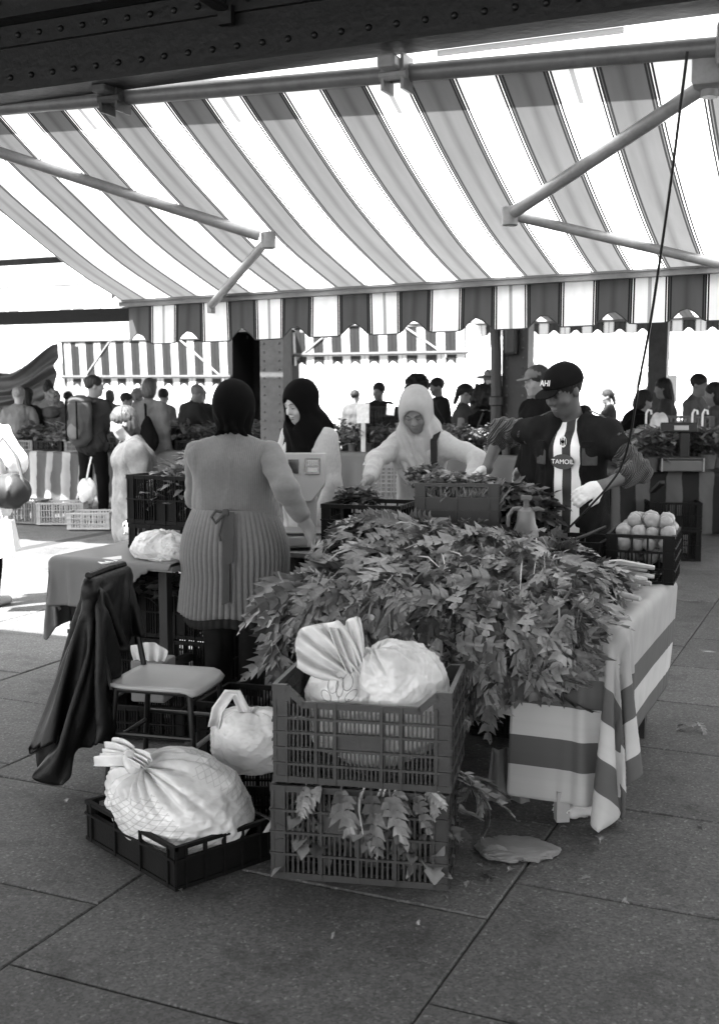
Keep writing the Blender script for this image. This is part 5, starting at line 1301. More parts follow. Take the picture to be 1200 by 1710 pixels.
def bag_ear(name, c, d, L, w0, w1, m, parent, seed, up=(0, 0, 1), fl=5, depth=.025, cup=.5):
    """loose flap of film fanning out from the knot"""
    d = Vector(d).normalized(); s = d.cross(Vector(up)).normalized(); n = s.cross(d); g = np.random.RandomState(seed); ph = g.uniform(0, 6.28, 4); rows = []
    for t in np.linspace(0, 1, 22):
        w = w0 + (w1 - w0) * math.sin(t * math.pi / 2) ** 1.1; row = []
        for x in np.linspace(-1, 1, 40):
            dep = depth * (1 - .35 * t) * math.sin(fl * x * 2.2 + ph[0] + t) + depth * .5 * math.sin(11 * x + ph[1]) * (1 - t * .5)
            edge = L * (t + .10 * t * math.sin(3 * x + ph[2]) - .12 * t * x * x)
            row.append(Vector(c) + d * edge + s * (w * x) + n * (dep + cup * w * (x * x) * (.4 + .6 * t) - .12 * L * t * t))
        rows.append(row)
    return solidify(link(name, grid_mesh(name, np.array(rows), m), parent), .002)
# bag in the upper crate
bg1 = thing('plastic_bag', 'white plastic bag knotted into an upright ear, stuffed into the upper grey crate', 'plastic bag', stackloc(.56, .02), rzs)
bag_blob('bag', (.075, .02, .075), (.185, .155, .165), (-.45, -.25, .9), BAG, bg1, 5, gather=.16, crease=.075)
bag_blob('bag_fold', (-.09, -.02, .05), (.15, .13, .13), (.4, -.15, .9), BAG, bg1, 9, gather=.2, crease=.075, kn=9)
bag_ear('ear', (-.045, -.07, .115), (-.62, -.10, .55), .23, .035, .105, BAG, bg1, 3, up=(.2, -1, .3), cup=.25, depth=.02)
bag_ear('ear', (-.045, -.07, .115), (-.22, -.05, .95), .20, .03, .06, BAG, bg1, 6, up=(.6, -1, .0), cup=.5, depth=.018)
bag_blob('bag_body', (.0, .02, -.075), (.25, .165, .13), (.0, -.1, 1), BAG, bg1, 57, 90, 60, .1, .06)
fl_ = thing('celery_leaves', 'celery leaves packed inside the lower grey crate', 'vegetables', stackloc(.02), rzs); herbs('leaves', fl_, (0, 0, .0, .50, .32, .24), 1100, HERBL, 77, 1.5)
# printed plant on that bag
from mathutils.bvhtree import BVHTree
def print_lines(parent, objs, lines, org, right, up, ray_d, m, r=.0014):
    trees = []
    for o in objs: trees.append(BVHTree.FromPolygons([tuple(v.co) for v in o.data.vertices], [tuple(p.vertices) for p in o.data.polygons]))
    for ln in lines:
        pts = []
        for a, b in ln:
            o = Vector(org) + Vector(right) * a + Vector(up) * b; best = None
            for t in trees:
                h = t.ray_cast(o, Vector(ray_d))
                if h[0] is not None and (best is None or h[3] < best[1]): best = (h[0] - Vector(ray_d) * .0015, h[3])
            if best: pts.append(best[0])
        if len(pts) > 2: b = MB(); b.tube(pts, r, 4); b.build('printed_line', m, parent)
def loop(cx, cy, rx, ry, n=14, a0=0): return [(cx + rx * math.cos(t) * math.cos(a0) - ry * math.sin(t) * math.sin(a0), cy + rx * math.cos(t) * math.sin(a0) + ry * math.sin(t) * math.cos(a0)) for t in np.linspace(0, 2 * math.pi, n)]
INK = mat('grey_print', .22, .6)
pl = [loop(-.03, .05, .018, .026), loop(.02, .06, .018, .024), loop(-.005, .045, .013, .03), loop(-.05, .015, .013, .022, a0=.8), loop(.035, .02, .013, .024, a0=-.8), [(-.005, .02 - .01 * k) for k in range(9)], [(-.005, -.02), (.015, -.005), (.03, .01)], [(-.005, -.03), (-.03, -.01), (-.045, .0)]]
kids = [o for o in bg1.children if o.name.startswith('bag')]
print_lines(bg1, kids, [[(a, b) for a, b in l_] for l_ in pl], (-.09, -.6, .05), (1, 0, 0), (0, 0, 1), (0, 1, 0), INK)

# low black crate with the big bag
C1, C0, C2 = gp(293, 1492), gp(125, 1392), gp(445, 1424)
e1 = (C0 - C1); e2 = (C2 - C1); a1 = math.atan2(-e1.y, -e1.x)           # local +x from C0 to C1
wl, dl = .60, .40
Lx = Vector((math.cos(a1), math.sin(a1), 0)); Ly = Vector((-math.sin(a1), math.cos(a1), 0))
lc = C1 - Lx * wl / 2 + Ly * dl / 2
LOWB = dict(cols=(0, .33, .66, 1), rows=(0, .70, 1), slats=True, solid=((0, 0), (1, 0), (2, 0)), openrows=(1,), rail=.014, post=.045)
crate('low black plastic crate under the big knotted white bag', (lc.x, lc.y, .004), a1, wl, dl, .15, CRB, LOWB, dict(LOWB, cols=(0, .25, .5, .75, 1), solid=((0, 0), (1, 0), (2, 0), (3, 0))), base='solid')
bg2 = thing('plastic_bag', 'big knotted white plastic bag with netting showing through, in the low black crate', 'plastic bag', (lc.x, lc.y, .03), a1)
bag_blob('bag', (-.01, .02, .15), (.325, .235, .185), (-.20, -.62, .9), BAGN, bg2, 21, nt=280, nr=180, gather=.19, crease=.05, kn=17, flat=.14)
bag_ear('ear', (-.075, -.135, .325), (-.95, -.15, .02), .17, .03, .065, BAG, bg2, 4, up=(0, -.45, 1), cup=.1, depth=.02, fl=7)
bag_ear('ear', (-.065, -.135, .325), (.55, -.10, .10), .13, .025, .03, BAG, bg2, 8, up=(0, -.5, 1), cup=.6, depth=.012)
F = Field(); F.ell((-.065, -.14, .32), (.032, .028, .034), k=.02); F.cap((-.08, -.14, .33), (-.035, -.15, .305), .02, .026, k=.02); F.build('knot', BAG, bg2, .006, 0, Waves(77, 8, 40, 110), .006)

# dark crates behind, with the carrier bag on top
p = gp(440, 1392); DK = dict(cols=(0, .2, .4, .6, .8, 1), rows=(0, .5, 1), gap=.012, sw=.006)
crate('black mesh crate under the white carrier bag', (p.x - .03, p.y + .22, .004), -.05, .40, .30, .15, CRB, DK, DK)
crate('open black crate on the paving behind the white carrier bag', (at(448, 1200, 5.0).x, 5.05, .004), -.3, .56, .36, .26, CRB, dict(cols=(0, .2, .4, .6, .8, 1), rows=(0, .5, 1)))
bg3 = thing('carrier_bag', 'white plastic carrier bag with upright handles beside the crate stack', 'plastic bag', (p.x - .06, p.y + .20, .158), -.12)
bag_blob('bag', (0, 0, .135), (.185, .13, .15), (.0, -.1, 1), BAG, bg3, 33, nt=220, nr=140, gather=.12, crease=.075, kn=7, flat=.125)
hnd = [(-.135, -.05, .20), (-.12, -.05, .27), (-.075, -.05, .335), (-.045, -.05, .335), (-.02, -.05, .28), (.0, -.05, .23)]
def ribbon(name, pts, w, m, parent, axis=(0, 0, 1), n=6, tw=.3):
    P = [Vector(q) for q in pts]; rows = []
    for i in range(len(P)):
        d = (P[min(i + 1, len(P) - 1)] - P[max(i - 1, 0)]).normalized(); s = d.cross(Vector((0, 1, 0))).normalized(); nn = s.cross(d)
        rows.append([P[i] + s * w * x + nn * .012 * math.cos(3 * x + i * tw) for x in np.linspace(-1, 1, 9)])
    return solidify(link(name, grid_mesh(name, np.array(rows), m), parent), .004)
ribbon('handle', hnd, .022, BAG, bg3)
bag_ear('tuft', (.13, -.02, .22), (.3, -.2, .9), .07, .02, .05, BAG, bg3, 14, up=(0, -1, .2), cup=.3, depth=.015)

# ------------------------------------------------------------------ chair and the jacket over its back
chair = thing('chair', 'wooden-seated chair with black metal legs beside the left table', 'chair', (-.80, 4.66, 0), math.atan2(-.25, .97))
CHW = mat('pale_plywood_seat', .30, .4, .15, 3, .05, 40, spec=.5); CHF = mat('black_chair_frame', .006, .4, spec=.3)
xs, ys = np.linspace(-.2, .2, 13), np.linspace(-.19, .19, 13)
def seatz(x, y): return .452 - .010 * math.cos(x / .2 * 1.3) * math.cos(y / .19 * 1.3) - .025 * max(0, (x - .12) / .08) ** 2
def sqz(x, y): k = 1 - .10 * (abs(x) / .2) ** 4 * (abs(y) / .19) ** 4; return x * k, y * k
solidify(link('seat', grid_mesh('seat', [[(*sqz(x, y), seatz(x, y)) for x in xs] for y in ys], CHW), chair), .014)
for sx, sy in ((-1, -1), (-1, 1), (1, -1), (1, 1)):
    b = MB(); b.tube([(sx * .16, sy * .155, .44), (sx * .20, sy * .185, .003)], .0125, 10)
    b.build('leg', CHF, chair, smooth=True)
for sy in (-1, 1):
    b = MB(); b.tube([(-.18, sy * .172, .25), (.18, sy * .172, .25)], .010, 8); b.build('rail', CHF, chair, smooth=True)
    b = MB(); b.tube([(-.18, sy * .16, .43), (-.22, sy * .17, .62), (-.27, sy * .165, .86)], .0125, 8); b.build('back_post', CHF, chair, smooth=True)
for sx in (-1, 1):
    b = MB(); b.tube([(sx * .182, -.172, .21), (sx * .182, .172, .21)], .010, 8); b.build('rail', CHF if sx < 0 else ALU2, chair, smooth=True)
b = MB(); b.tube([(-.17, -.155, .43), (.16, -.155, .43), (.16, .155, .43), (-.17, .155, .43), (-.17, -.155, .43)], .011, 8); b.build('seat_frame', CHF, chair, smooth=True)
MB().box((-.265, 0, .79), (.018, .35, .14), bev=.006).build('backrest', CHW, chair)
JK = mat('black_nylon', .003, .5, .3, 8, .35, 35, spec=.22)
jk = thing('jacket', 'crumpled black jacket slung over the back of the chair', 'jacket', (-.80, 4.66, 0), math.atan2(-.25, .97))
def spline(P, n=6):
    out = []
    for i in range(len(P) - 1):
        a, b, c, d = P[max(i - 1, 0)], P[i], P[i + 1], P[min(i + 2, len(P) - 1)]
        for k in range(n):
            t = k / n; out.append(.5 * ((2 * b) + (c - a) * t + (2 * a - 5 * b + 4 * c - d) * t * t + (3 * b - a - 3 * c + d) * t ** 3))
    return out + [P[-1]]
draped('jacket', 'coat', JK, jk, thick=.007)
b = MB(); b.tube([(-.27, -.16, .895), (-.27, 0, .90), (-.27, .16, .895)], .016, 8); b.build('collar', JK, jk, smooth=True)

# ------------------------------------------------------------------ the left table
lt = table('trestle table under a plain grey cloth left of the seller', -3.58, 5.30, .76, .92, .75, VROT)
GC = mat('plain_grey_tablecloth', .12, .6, .12, 3, .15, 30, spec=.3, trans=.06)
lcth = thing('tablecloth', 'plain grey cloth over the left table, its corner hanging low', 'tablecloth', uvp(-3.58, 5.30), VROT)
draped('plain', 'cloth', GC, lcth, lambda u: PLAIN_UV[u], thick=.003)
HK = dict(cols=(0, .17, .33, .5, .67, .83, 1), rows=(0, .5, 1), gap=.014, solid=((2, 0), (3, 0)))
cA = uvp(-3.50, 5.42); crate('low open black crate on the grey cloth, beneath the herb crate', (cA.x, cA.y, .765), VROT, .50, .36, .14, CRB, dict(cols=(0, .25, .5, .75, 1), rows=(0, 1), slats=False, solid=((1, 0),)))
crate('black slatted crate heaped with herbs on the left table', (cA.x + .01, cA.y, .908), VROT - .03, .52, .38, .27, CRB, HK)
hbA = thing('herb_bunch', 'leafy herbs heaped in the black crate on the left table', 'herbs', (cA.x, cA.y, .92), VROT); herbs('leaves', hbA, (.06, 0, .05, .46, .32, .30), 900, HERBL, 3, 1.15)
wp = thing('plastic_bag', 'crumpled white plastic bags lying on the grey tablecloth', 'plastic bag', at(268, 925, 5.98), 0)
bag_blob('bag', (0, 0, .035), (.165, .14, .10), (.3, -.2, .9), BAG, wp, 44, gather=.2, crease=.10, flat=.05, kn=7); bag_blob('bag', (.06, -.06, .01), (.13, .10, .075), (-.5, -.4, .7), BAG, wp, 48, gather=.2, crease=.13, flat=.03, kn=7)
pp = thing('folded_paper', 'folded sheets of paper at the front of the grey tablecloth', 'paper', at(198, 938, 5.95), .5)
for k in range(3): MB().box((.01 * k, 0, .006 + .006 * k), (.22 - .03 * k, .13, .005), Matrix.Rotation(.15 * k, 3, 'Z'), bev=.002).build('sheet', mat('paper_sheet', .6, .8), pp)
for k, (v, u, z) in enumerate(((-3.9, 5.35, .004), (-3.42, 5.35, .004), (-3.9, 5.37, .29), (-3.42, 5.36, .29))):  # stacks put here to block background light and keep the space black
    q = uvp(v, u); crate(('black crate put beneath the far corner of the left table to block light', 'black crate put under the left table near the seller to block light', 'upper black crate stacked beneath the left table to block light, far corner', 'upper black crate stacked under the left table near the seller to block light')[k], (q.x, q.y, z), VROT + .05 * (k % 2), .46, .36, .28, CRB, HK)
hbB = thing('herb_bunch', 'dark leaves sticking out of the crates beneath the left table', 'herbs', uvp(-3.5, 5.2, .5), VROT); herbs('leaves', hbB, (0, 0, .0, .7, .25, .2), 260, HERB, 6, 1.3)
wb = thing('waste_box', 'pale box lined with a white plastic bag beneath the left table', 'box', at(256, 1100, 5.35).xy.to_3d() + Vector((0, 0, .17)), -.2)
MB().box((0, 0, .10), (.17, .16, .20), bev=.01).build('box', mat('grey_card', .16, .8), wb); bag_ear('liner', (0, -.06, .19), (.1, -.05, 1), .09, .07, .095, BAG, wb, 5, up=(0, -1, 0), cup=.1, depth=.012)
crate('black crate carrying the pale lined box beneath the left table', at(256, 1100, 5.35).xy.to_3d() + Vector((0, .02, .004)), -.2, .40, .30, .16, CRB, DK, DK)

# ------------------------------------------------------------------ the back table with scale and crates
table('narrow back table carrying the scale and the herb crates', -2.44, 5.84, 1.30, .56, .75)
SCM = mat('pale_grey_scale_housing', .30, .45, .06, 4, .03, 60, spec=.5); SCD = mat('dark_display', .015, .15, spec=.6); SCL = mat('display_glass_light', .4, .3)
ws = thing('weighing_scale', 'pale electronic weighing scale standing between seller and young woman', 'scale', uvp(-2.93, 5.78, .752), .0)
MB().box((0, 0, .05), (.34, .32, .07), bev=.015).build('base', SCM, ws); MB().box((0, -.02, .095), (.36, .28, .012), bev=.004).build('weighing_plate', ALU, ws)
MB().box((.02, .12, .18), (.12, .06, .20), bev=.012).build('column', SCM, ws)
b = MB(); b.prism([(-.135, .0), (.03, .0), (.105, .10), (.115, .285), (-.135, .285)], -.05, .06); cn_ = b.build('console', SCM, ws, loc=(.02, .12, .245), rot=(-.12, 0, 0)); md = cn_.modifiers.new('edges', 'BEVEL'); md.width = .008; md.segments = 2
b = MB(); b.box((.035, -.053, .205), (.085, .006, .095), bev=.002); dp = b.build('display', SCD, cn_)
MB().box((.035, -.0565, .225), (.065, .003, .03)).build('screen', SCL, dp); MB().box((.035, -.0565, .185), (.06, .003, .025)).build('label', SCL, dp)
for k in range(6): MB().box((.008 + .011 * k, -.0585, .225), (.004, .002, .022)).build('segment', SCD, dp)
b = MB(); b.box((-.075, -.053, .205), (.06, .006, .08), bev=.002); b.build('keypad', SCD, cn_)

C = uvp
def cr(label, px, py, D, z, rz, w, d, h, kw, m=CRB, **k):
    p = at(px, py, D); return crate(label, (p.x, D, z), rz, w, d, h, m, kw, **k)
OPENK = dict(cols=(0, .33, .66, 1), rows=(0, .36, .64, 1), openrows=(2,), solid=((0, 1),), gap=.014)
cr('black slatted crate with a paper label right of the scale', 618, 870, 6.12, .755, VROT + .1, .44, .36, .29, dict(cols=(0, .2, .4, .6, .8, 1), rows=(0, .42, .72, 1), openrows=(2,), solid=((1, 1), (2, 1)), gap=.013))
p = at(590, 870, 5.95)
lb = thing('price_card', 'row of small pale price cards on the crate beside the scale', 'card', (p.x, 5.90, 0), VROT + .1)
for k, gq in enumerate((.12, .2, .42)): MB().box((-.06 + .062 * k, 0, .93), (.06, .003, .07)).build('card', mat('card_%d' % k, gq, .8), lb)
cr('low black crate under the solid-sided herb crate', 768, 900, 5.72, .756, -.12, .42, .34, .17, DK)
cr('solid-sided black crate holding bunches of rooted herbs in the middle of the stall', 766, 850, 5.72, .930, -.16, .415, .36, .262, dict(cols=(0, .5, 1), rows=(0, .48, .74, 1), openrows=(2,), solid=((0, 0), (1, 0), (0, 1), (1, 1)), slats=False, rail=.016), m=mat('dark_grey_crate_plastic', .012, .45, .2, 9))
p = at(766, 850, 5.72); hs = thing('herb_bunch', 'bunches of thin-stalked herbs standing in the solid-sided black crate', 'herbs', (p.x, 5.72, .93), -.16)
J = Joined(); gg = random.Random(5)
for k in range(420):
    x, y = gg.uniform(-.17, .19), gg.uniform(-.15, .15); J.leaf(gg.randrange(8), (x, y, gg.uniform(.10, .20)), (gg.gauss(0, .6), gg.gauss(0, .6), 1), (gg.gauss(0, .4), -1, .2), gg.uniform(.7, 1.25), [(v * nv((.3, 1.4, .4)), f) for v, f in SPR])
J.build('stalks', HERBL, hs, 'stuff'); herbs('leaves', hs, (-.02, .02, .2, .34, .26, .1), 260, HERBL, 9, .9)
b2 = thing('herb_bunch', 'dark leafy herb bunch sticking up behind the solid-sided crate', 'herbs', at(712, 800, 5.85), 0); herbs('leaves', b2, (0, 0, -.05, .15, .13, .13), 330, HERB, 12, .75, up=1)
b3 = thing('herb_bunch', 'bunch of herbs held in the hand of the woman in white', 'herbs', at(598, 828, 6.36), 0); herbs('leaves', b3, (0, 0, -.06, .20, .14, .11), 420, HERB, 13, .75)
cr('black crate of dark salad greens in front of the man in the cap', 858, 870, 6.0, .756, VROT, .42, .36, .22, HK)
b4 = thing('salad_greens', 'dark salad greens heaped in the crate left of the man in the cap', 'herbs', at(858, 860, 6.0), VROT); herbs('leaves', b4, (0, 0, -.12, .40, .34, .26), 900, HERB, 15, 1.35)
cr('long low black crate behind the celery, left of the onions', 908, 920, 5.46, .757, VROT, .62, .34, .19, dict(cols=(0, .2, .4, .6, .8, 1), rows=(0, .6, 1), openrows=(1,), gap=.015))
b5 = thing('produce_filling', 'dark vegetables filling the long low crate behind the celery', 'vegetables', at(908, 920, 5.46).xy.to_3d() + Vector((0, 0, .77)), VROT); herbs('leaves', b5, (0, 0, 0, .56, .28, .12), 450, HERB, 16, 1.1)
oc = cr('black lattice crate of onions on the right corner of the stall table', 1074, 930, 5.36, .760, VROT + .08, .31, .40, .225, dict(cols=(0, .33, .66, 1), rows=(0, .3, .66, 1), openrows=(2,), gap=.03, solid=((0, 0), (1, 0)), rail=.014), short=dict(cols=(0, .25, .5, .75, 1), rows=(0, .25, .5, .75, 1), slats=False, rail=.014))
ON = mat('onion_skin', .2, .35, .3, 16, .1, 50, spec=.5, damt=.25, dscale=12)
onm = []
for s in range(3):
    rr = random.Random(s); b = MB(); b.lathe([(.004, -.047), (.018, -.043), (.036, -.028), (.046, -.004), (.045, .016), (.036, .034), (.020, .044), (.010, .048), (.005, .054)], n=20)
    me = b.me('onion', ON, True)
    for v in me.vertices: v.co = v.co * (1 + .05 * math.sin(v.co.x * 60 + s) + .04 * math.sin(v.co.z * 50 + 2 * s))
    onm.append(me)
gg = random.Random(3); oc_l = at(1074, 930, 5.36); k = 0
for layer, (n, z) in enumerate(((16, .12), (20, .175), (20, .225), (9, .272))):
    nx = 4 if layer < 3 else 3; ny = math.ceil(n / nx)
    for i in range(n):
        x = (i % nx - (nx - 1) / 2) * .066 + gg.uniform(-.012, .012) + .01 * layer; y = (i // nx - (ny - 1) / 2) * .070 + gg.uniform(-.012, .012)
        lo_ = Vector((x, y, 0)); lo_.rotate(Matrix.Rotation(VROT + .08, 3, 'Z'))
        o = link('onion', onm[k % 3], None, Vector((oc_l.x, 5.36, .76 + z)) + lo_, (gg.uniform(-.7, .7), gg.uniform(-.7, .7), gg.uniform(0, 6)), (gg.uniform(.66, .86),) * 3); k += 1
        tag(o, 'round pale onion heaped in the lattice crate at the table corner', 'onion', 'onions in the corner crate')
sp = thing('spray_bottle', 'grey pump sprayer with a pale knob and nozzle standing on the black crate', 'sprayer', at(877, 893, 5.36), -.2)
SPG = mat('grey_bottle_plastic', .10, .4, spec=.5)
b = MB(); b.lathe([(.048, 0), (.062, .006), (.058, .03), (.047, .055), (.042, .09), (.040, .115), (.022, .13)], n=20); b.build('bottle', SPG, sp, smooth=True)
b = MB(); b.tube([(-.02, 0, .125), (-.06, 0, .122), (-.082, 0, .09), (-.086, 0, .03), (-.075, 0, .008), (-.05, 0, .008)], .011, 8); b.build('handle', SPG, sp, smooth=True)
b = MB(); b.lathe([(.018, .128), (.014, .14), (.014, .165), (.026, .167), (.029, .178), (.025, .187)], n=16); b.build('pump_knob', LGREY, sp, smooth=True)
b = MB(); b.tube([(.03, 0, .118), (.055, 0, .125), (.085, 0, .118)], [.013, .012, .007], 10); b.build('nozzle', LGREY, sp, smooth=True)
cab = thing('cable', 'thin black cable hanging from the awning roller down to the stall crates', 'cable', (0, 0, 0))
pts = [at(1147, 86, 3.93), at(1135, 180, 3.98), at(1120, 300, 4.1), at(1103, 420, 4.25), at(1085, 540, 4.45), at(1066, 640, 4.7), at(1051, 730, 4.95), at(1036, 780, 5.12), at(1012, 815, 5.14), at(980, 850, 5.16), at(940, 890, 5.2), at(905, 917, 5.3)]
def spline(P, n=6):
    out = []
    for i in range(len(P) - 1):
        a, b, c, d = P[max(i - 1, 0)], P[i], P[i + 1], P[min(i + 2, len(P) - 1)]
        for k in range(n):
            t = k / n; out.append(.5 * ((2 * b) + (c - a) * t + (2 * a - 5 * b + 4 * c - d) * t * t + (3 * b - a - 3 * c + d) * t ** 3))
    return out + [P[-1]]
b = MB(); b.tube(spline(pts), .0055, 6); b.build('wire', CHF, cab, smooth=True)
hl_ = thing('hose', 'loop of black hose lying over the crate behind the celery', 'hose', (0, 0, 0))
b = MB(); b.tube(spline([at(775, 905, 5.35), at(790, 883, 5.4), at(812, 880, 5.4), at(828, 898, 5.35), at(850, 912, 5.3), at(900, 915, 5.25), at(960, 900, 5.2), at(1010, 880, 5.3)]), .008, 7); b.build('tube', CHF, hl_, smooth=True)

# ------------------------------------------------------------------ under and in front of the celery table
ps = thing('plastic_sheet', 'pale plastic sheet slumped on the paving beside the crate stack', 'sheet', (0, 0, 0))
PSM = mat('pale_plastic_sheet', .20, .4, .15, 6, .3, 30, trans=.25)
bag_ear('hanging_film', at(842, 1250, 4.44), (.06, -.10, -1), .44, .05, .10, PSM, ps, 15, up=(0, -1, 0), fl=3, depth=.022, cup=.25)
bag_blob('slumped_film', gp(860, 1418, .012), (.15, .12, .028), (-.5, .8, .3), PSM, ps, 73, 90, 60, .25, .16, flat=.01, kn=9)
cp = thing('paper_scrap', 'crumpled white paper beside the table leg under the striped cloth', 'paper', gp(962, 1362), .3); bag_blob('scrap', (0, 0, .035), (.11, .07, .045), (1, -.2, .3), BAG, cp, 71, 50, 36, .15, .2, flat=.03)
MB().box((0, 0, .06), (.05, .045, .12)).build('leg_end', mat('bare_wood', .3, .7), thing('wood_block', 'pale wooden table foot showing below the striped cloth', 'block', gp(937, 1370), .1))
for k, (px, py, zz) in enumerate(((905, 1250, .004), (1010, 1240, .004))):
    p = gp(px, py); crate(('black crate pushed under the celery table near the front', 'black crate pushed under the celery table behind the striped cloth')[k], (p.x - .02, p.y + .28, zz), VROT, .5, .36, .3, CRB, HK)
q = uvp(-2.05, 4.75); crate('black crate under the celery table behind the front stack', (q.x, q.y, .004), VROT, .56, .38, .3, CRB, HK)
crate('second black crate stacked under the celery table', (q.x, q.y, .31), VROT + .04, .56, .38, .3, CRB, HK)
gg = random.Random(8)
for k, (px, py, s) in enumerate(((905, 1436, .55), (860, 1440, .4), (985, 1410, .42), (1162, 1215, .45), (1150, 1222, .5), (1172, 1220, .4), (1046, 1503, .22), (1172, 1388, .25), (820, 1455, .35), (790, 1460, .3), (845, 1462, .3), (306, 1497, .25), (950, 1387, .2), (1183, 1382, .3), (120, 1338, .25), (50, 1340, .16), (1145, 1213, .35), (800, 1448, .22), (812, 1470, .25), (832, 1446, .2), (852, 1452, .3), (876, 1440, .25), (786, 1476, .2), (838, 1474, .18), (735, 1497, .16), (1030, 1320, .16), (1085, 1450, .14), (560, 1560, .12), (700, 1540, .15), (990, 1470, .15), (395, 1520, .13), (640, 1590, .11))):
    p = gp(px, py); o = link('leaf', LM[k % 12], None, (p.x, p.y, .012 + .02 * (s > .38)), (gg.uniform(-.3, .3), gg.uniform(-.3, .3), gg.uniform(0, 6.28)), (s, s, s * .7))
    tag(o, 'limp scrap of leaf lying loose on the paving', 'leaf', 'leaf scraps on the paving')

# ------------------------------------------------------------------ stalls of the hall across the aisle
def stall(label, x0, x1, Y, z, d, clothm, hang, rz=VROT, clabel=None):
    c = Vector(((x0 + x1) / 2, Y, 0)); t = thing('market_stall', label, 'stall', c, rz); w = x1 - x0
    MB().box((0, 0, z - .015), (w, d, .03)).build('top', WOOD, t)
    for sx in (-1, 1):
        for sy in (-1, 1): MB().box((sx * (w / 2 - .08), sy * (d / 2 - .08), (z - .03) / 2), (.05, .05, z - .03)).build('leg', WOODD, t)
    if clothm: cloth('cloth', w + .02, d + .02, z + .005, (0.1, .1, hang, .1), clothm, t, int(abs(x0 * 10)) + 2, .03, .9, 'x', .05, freq=11)
    return t
CLV = stripe_mat('upright_striped_cloth', (.008, .07), (.16, .14), 0, wob=.03); CLW = stripe_mat('wavy_striped_cloth', (.05, .2, .04, .15), (.15, .12, .17, .1), 0, wob=.06)
CLG = mat('grey_stall_cloth', .06, .8, .15, 3)
def fill(label, X, Y, z, rz, w, d, h, m, herbm, seed, n=260, size=1.3, hh=.16, kw=None, cm=None):
    crate(label[0], (X, Y, z), rz, w, d, h, cm or m, kw or dict(cols=(0, .25, .5, .75, 1), rows=(0, .5, 1), gap=.03, sw=.012))
    t = thing('produce', label[1], 'vegetables', (X, Y, z), rz); herbs('leaves', t, (0, 0, h * .5, w * .9, d * .9, hh + h * .4), n, herbm, seed, size)
# left
stall('long stall of greens with wavy striped cloth behind the backpack man', -4.9, -1.9, 15.6, .80, 1.1, CLW, .72)
names = ('far left', 'next to the grey-haired man', 'behind the curly-haired woman', 'behind the backpack man', 'under the ponytailed woman', 'by the bending man')
for k in range(6):
    l_ = Vector((-1.25 + .5 * k, 0, 0)); l_.rotate(Matrix.Rotation(VROT, 3, 'Z')); fill(('dark produce crate on the long left stall, ' + names[k], 'leafy greens on the long left stall, ' + names[k]), -3.4 + l_.x, 15.6 + l_.y, .81, VROT, .46, .8, .14, CRB if k % 2 else CRM, (HERB, HERBL)[k % 2], 30 + k, 300, 1.9, .2)
stall('stall of greens behind the bending man', -3.0, -.4, 14.6, .86, .9, CLG, .5)
for k in range(4):
    l_ = Vector((-.9 + .6 * k, 0, 0)); l_.rotate(Matrix.Rotation(VROT, 3, 'Z')); w_ = ('left end', 'by the bending man\'s hand', 'right of the bending man', 'behind the seller\'s shoulder')[k]
    fill(('black crate on the small stall, ' + w_, 'tangled greens on the small stall, ' + w_), -1.7 + l_.x, 14.6 + l_.y, .87, VROT, .52, .7, .13, CRB, (HERBL, HERB)[k % 2], 40 + k, 300, 1.8, .22)
# middle: trays of potted herbs
stall('long grey-fronted stall of potted herbs behind the woman in white', -.75, 2.25, 12.2, .97, .8, CLG, .6)
POT = mat('dark_pot', .05, .6)
pm_ = MB().lathe([(.04, 0), (.05, .08), (.055, .085), (.05, .09)], n=10).me('pot', POT, True)
for r in range(2):
    for k in range(15):
        l_ = Vector((-1.35 + .19 * k, -.28 + .24 * r, 0)); l_.rotate(Matrix.Rotation(VROT, 3, 'Z'))
        t = thing('potted_herb', ('small potted herb in the front row of the middle stall', 'small potted herb in the second row of the middle stall')[r], 'potted plant', (.75 + l_.x, 12.2 + l_.y, .985), 0, ('front row of potted herbs', 'second row of potted herbs')[r])
        o = link('pot', pm_, t); herbs('leaves', t, (0, 0, .07, .20, .20, .20), 110, (HERB, HERBL)[(k + r) % 3 == 0], 60 + k + 20 * r, 1.0)
crate('dark grid crate standing on the middle stall beside the sign', (at(640, 690, 12.6).x, 12.7, 1.2), VROT, .40, .28, .26, CRB, dict(cols=(0, .12, .25, .37, .5, .62, .75, .87, 1), rows=(0, .2, .4, .6, .8, 1), slats=False))
crate('pale slatted crate turned over under the dark grid crate', (at(642, 715, 12.5).x, 12.7, .985), VROT, .56, .36, .2, CRL, dict(cols=(0, .25, .5, .75, 1), rows=(0, .5, 1), gap=.04, sw=.02))
sg_ = thing('sign_card', 'pale price board on a post above the potted herbs', 'sign', at(606, 690, 12.1), VROT); MB().box((0, 0, 0), (.145, .012, .21), bev=.003).build('board', mat('sign_board', .45, .8, .25, 30), sg_); MB().box((0, .01, -.25), (.05, .02, .32)).build('post', mat('sign_post', .3, .7), sg_)
sg2 = thing('sign_card', 'small white card tilted on the dark grid crate', 'sign', at(652, 684, 12.45), VROT + .1); MB().box((0, 0, 0), (.09, .006, .12), Matrix.Rotation(.12, 3, 'Y')).build('card', mat('white_card', .8, .8), sg2)
for k in range(4):
    crate(('pale slatted crate at the foot of the stack behind the woman in white', 'second pale slatted crate up the stack behind the woman in white', 'third pale slatted crate up the stack behind the woman in white', 'topmost pale slatted crate behind the woman in white')[k], (.32, 8.5, .004 + .275 * k), -.15 + .04 * k, .58, .38, .27, CRL, dict(cols=(0, .17, .33, .5, .67, .83, 1), rows=(0, .25, .5, .75, 1), gap=.04, sw=.018))
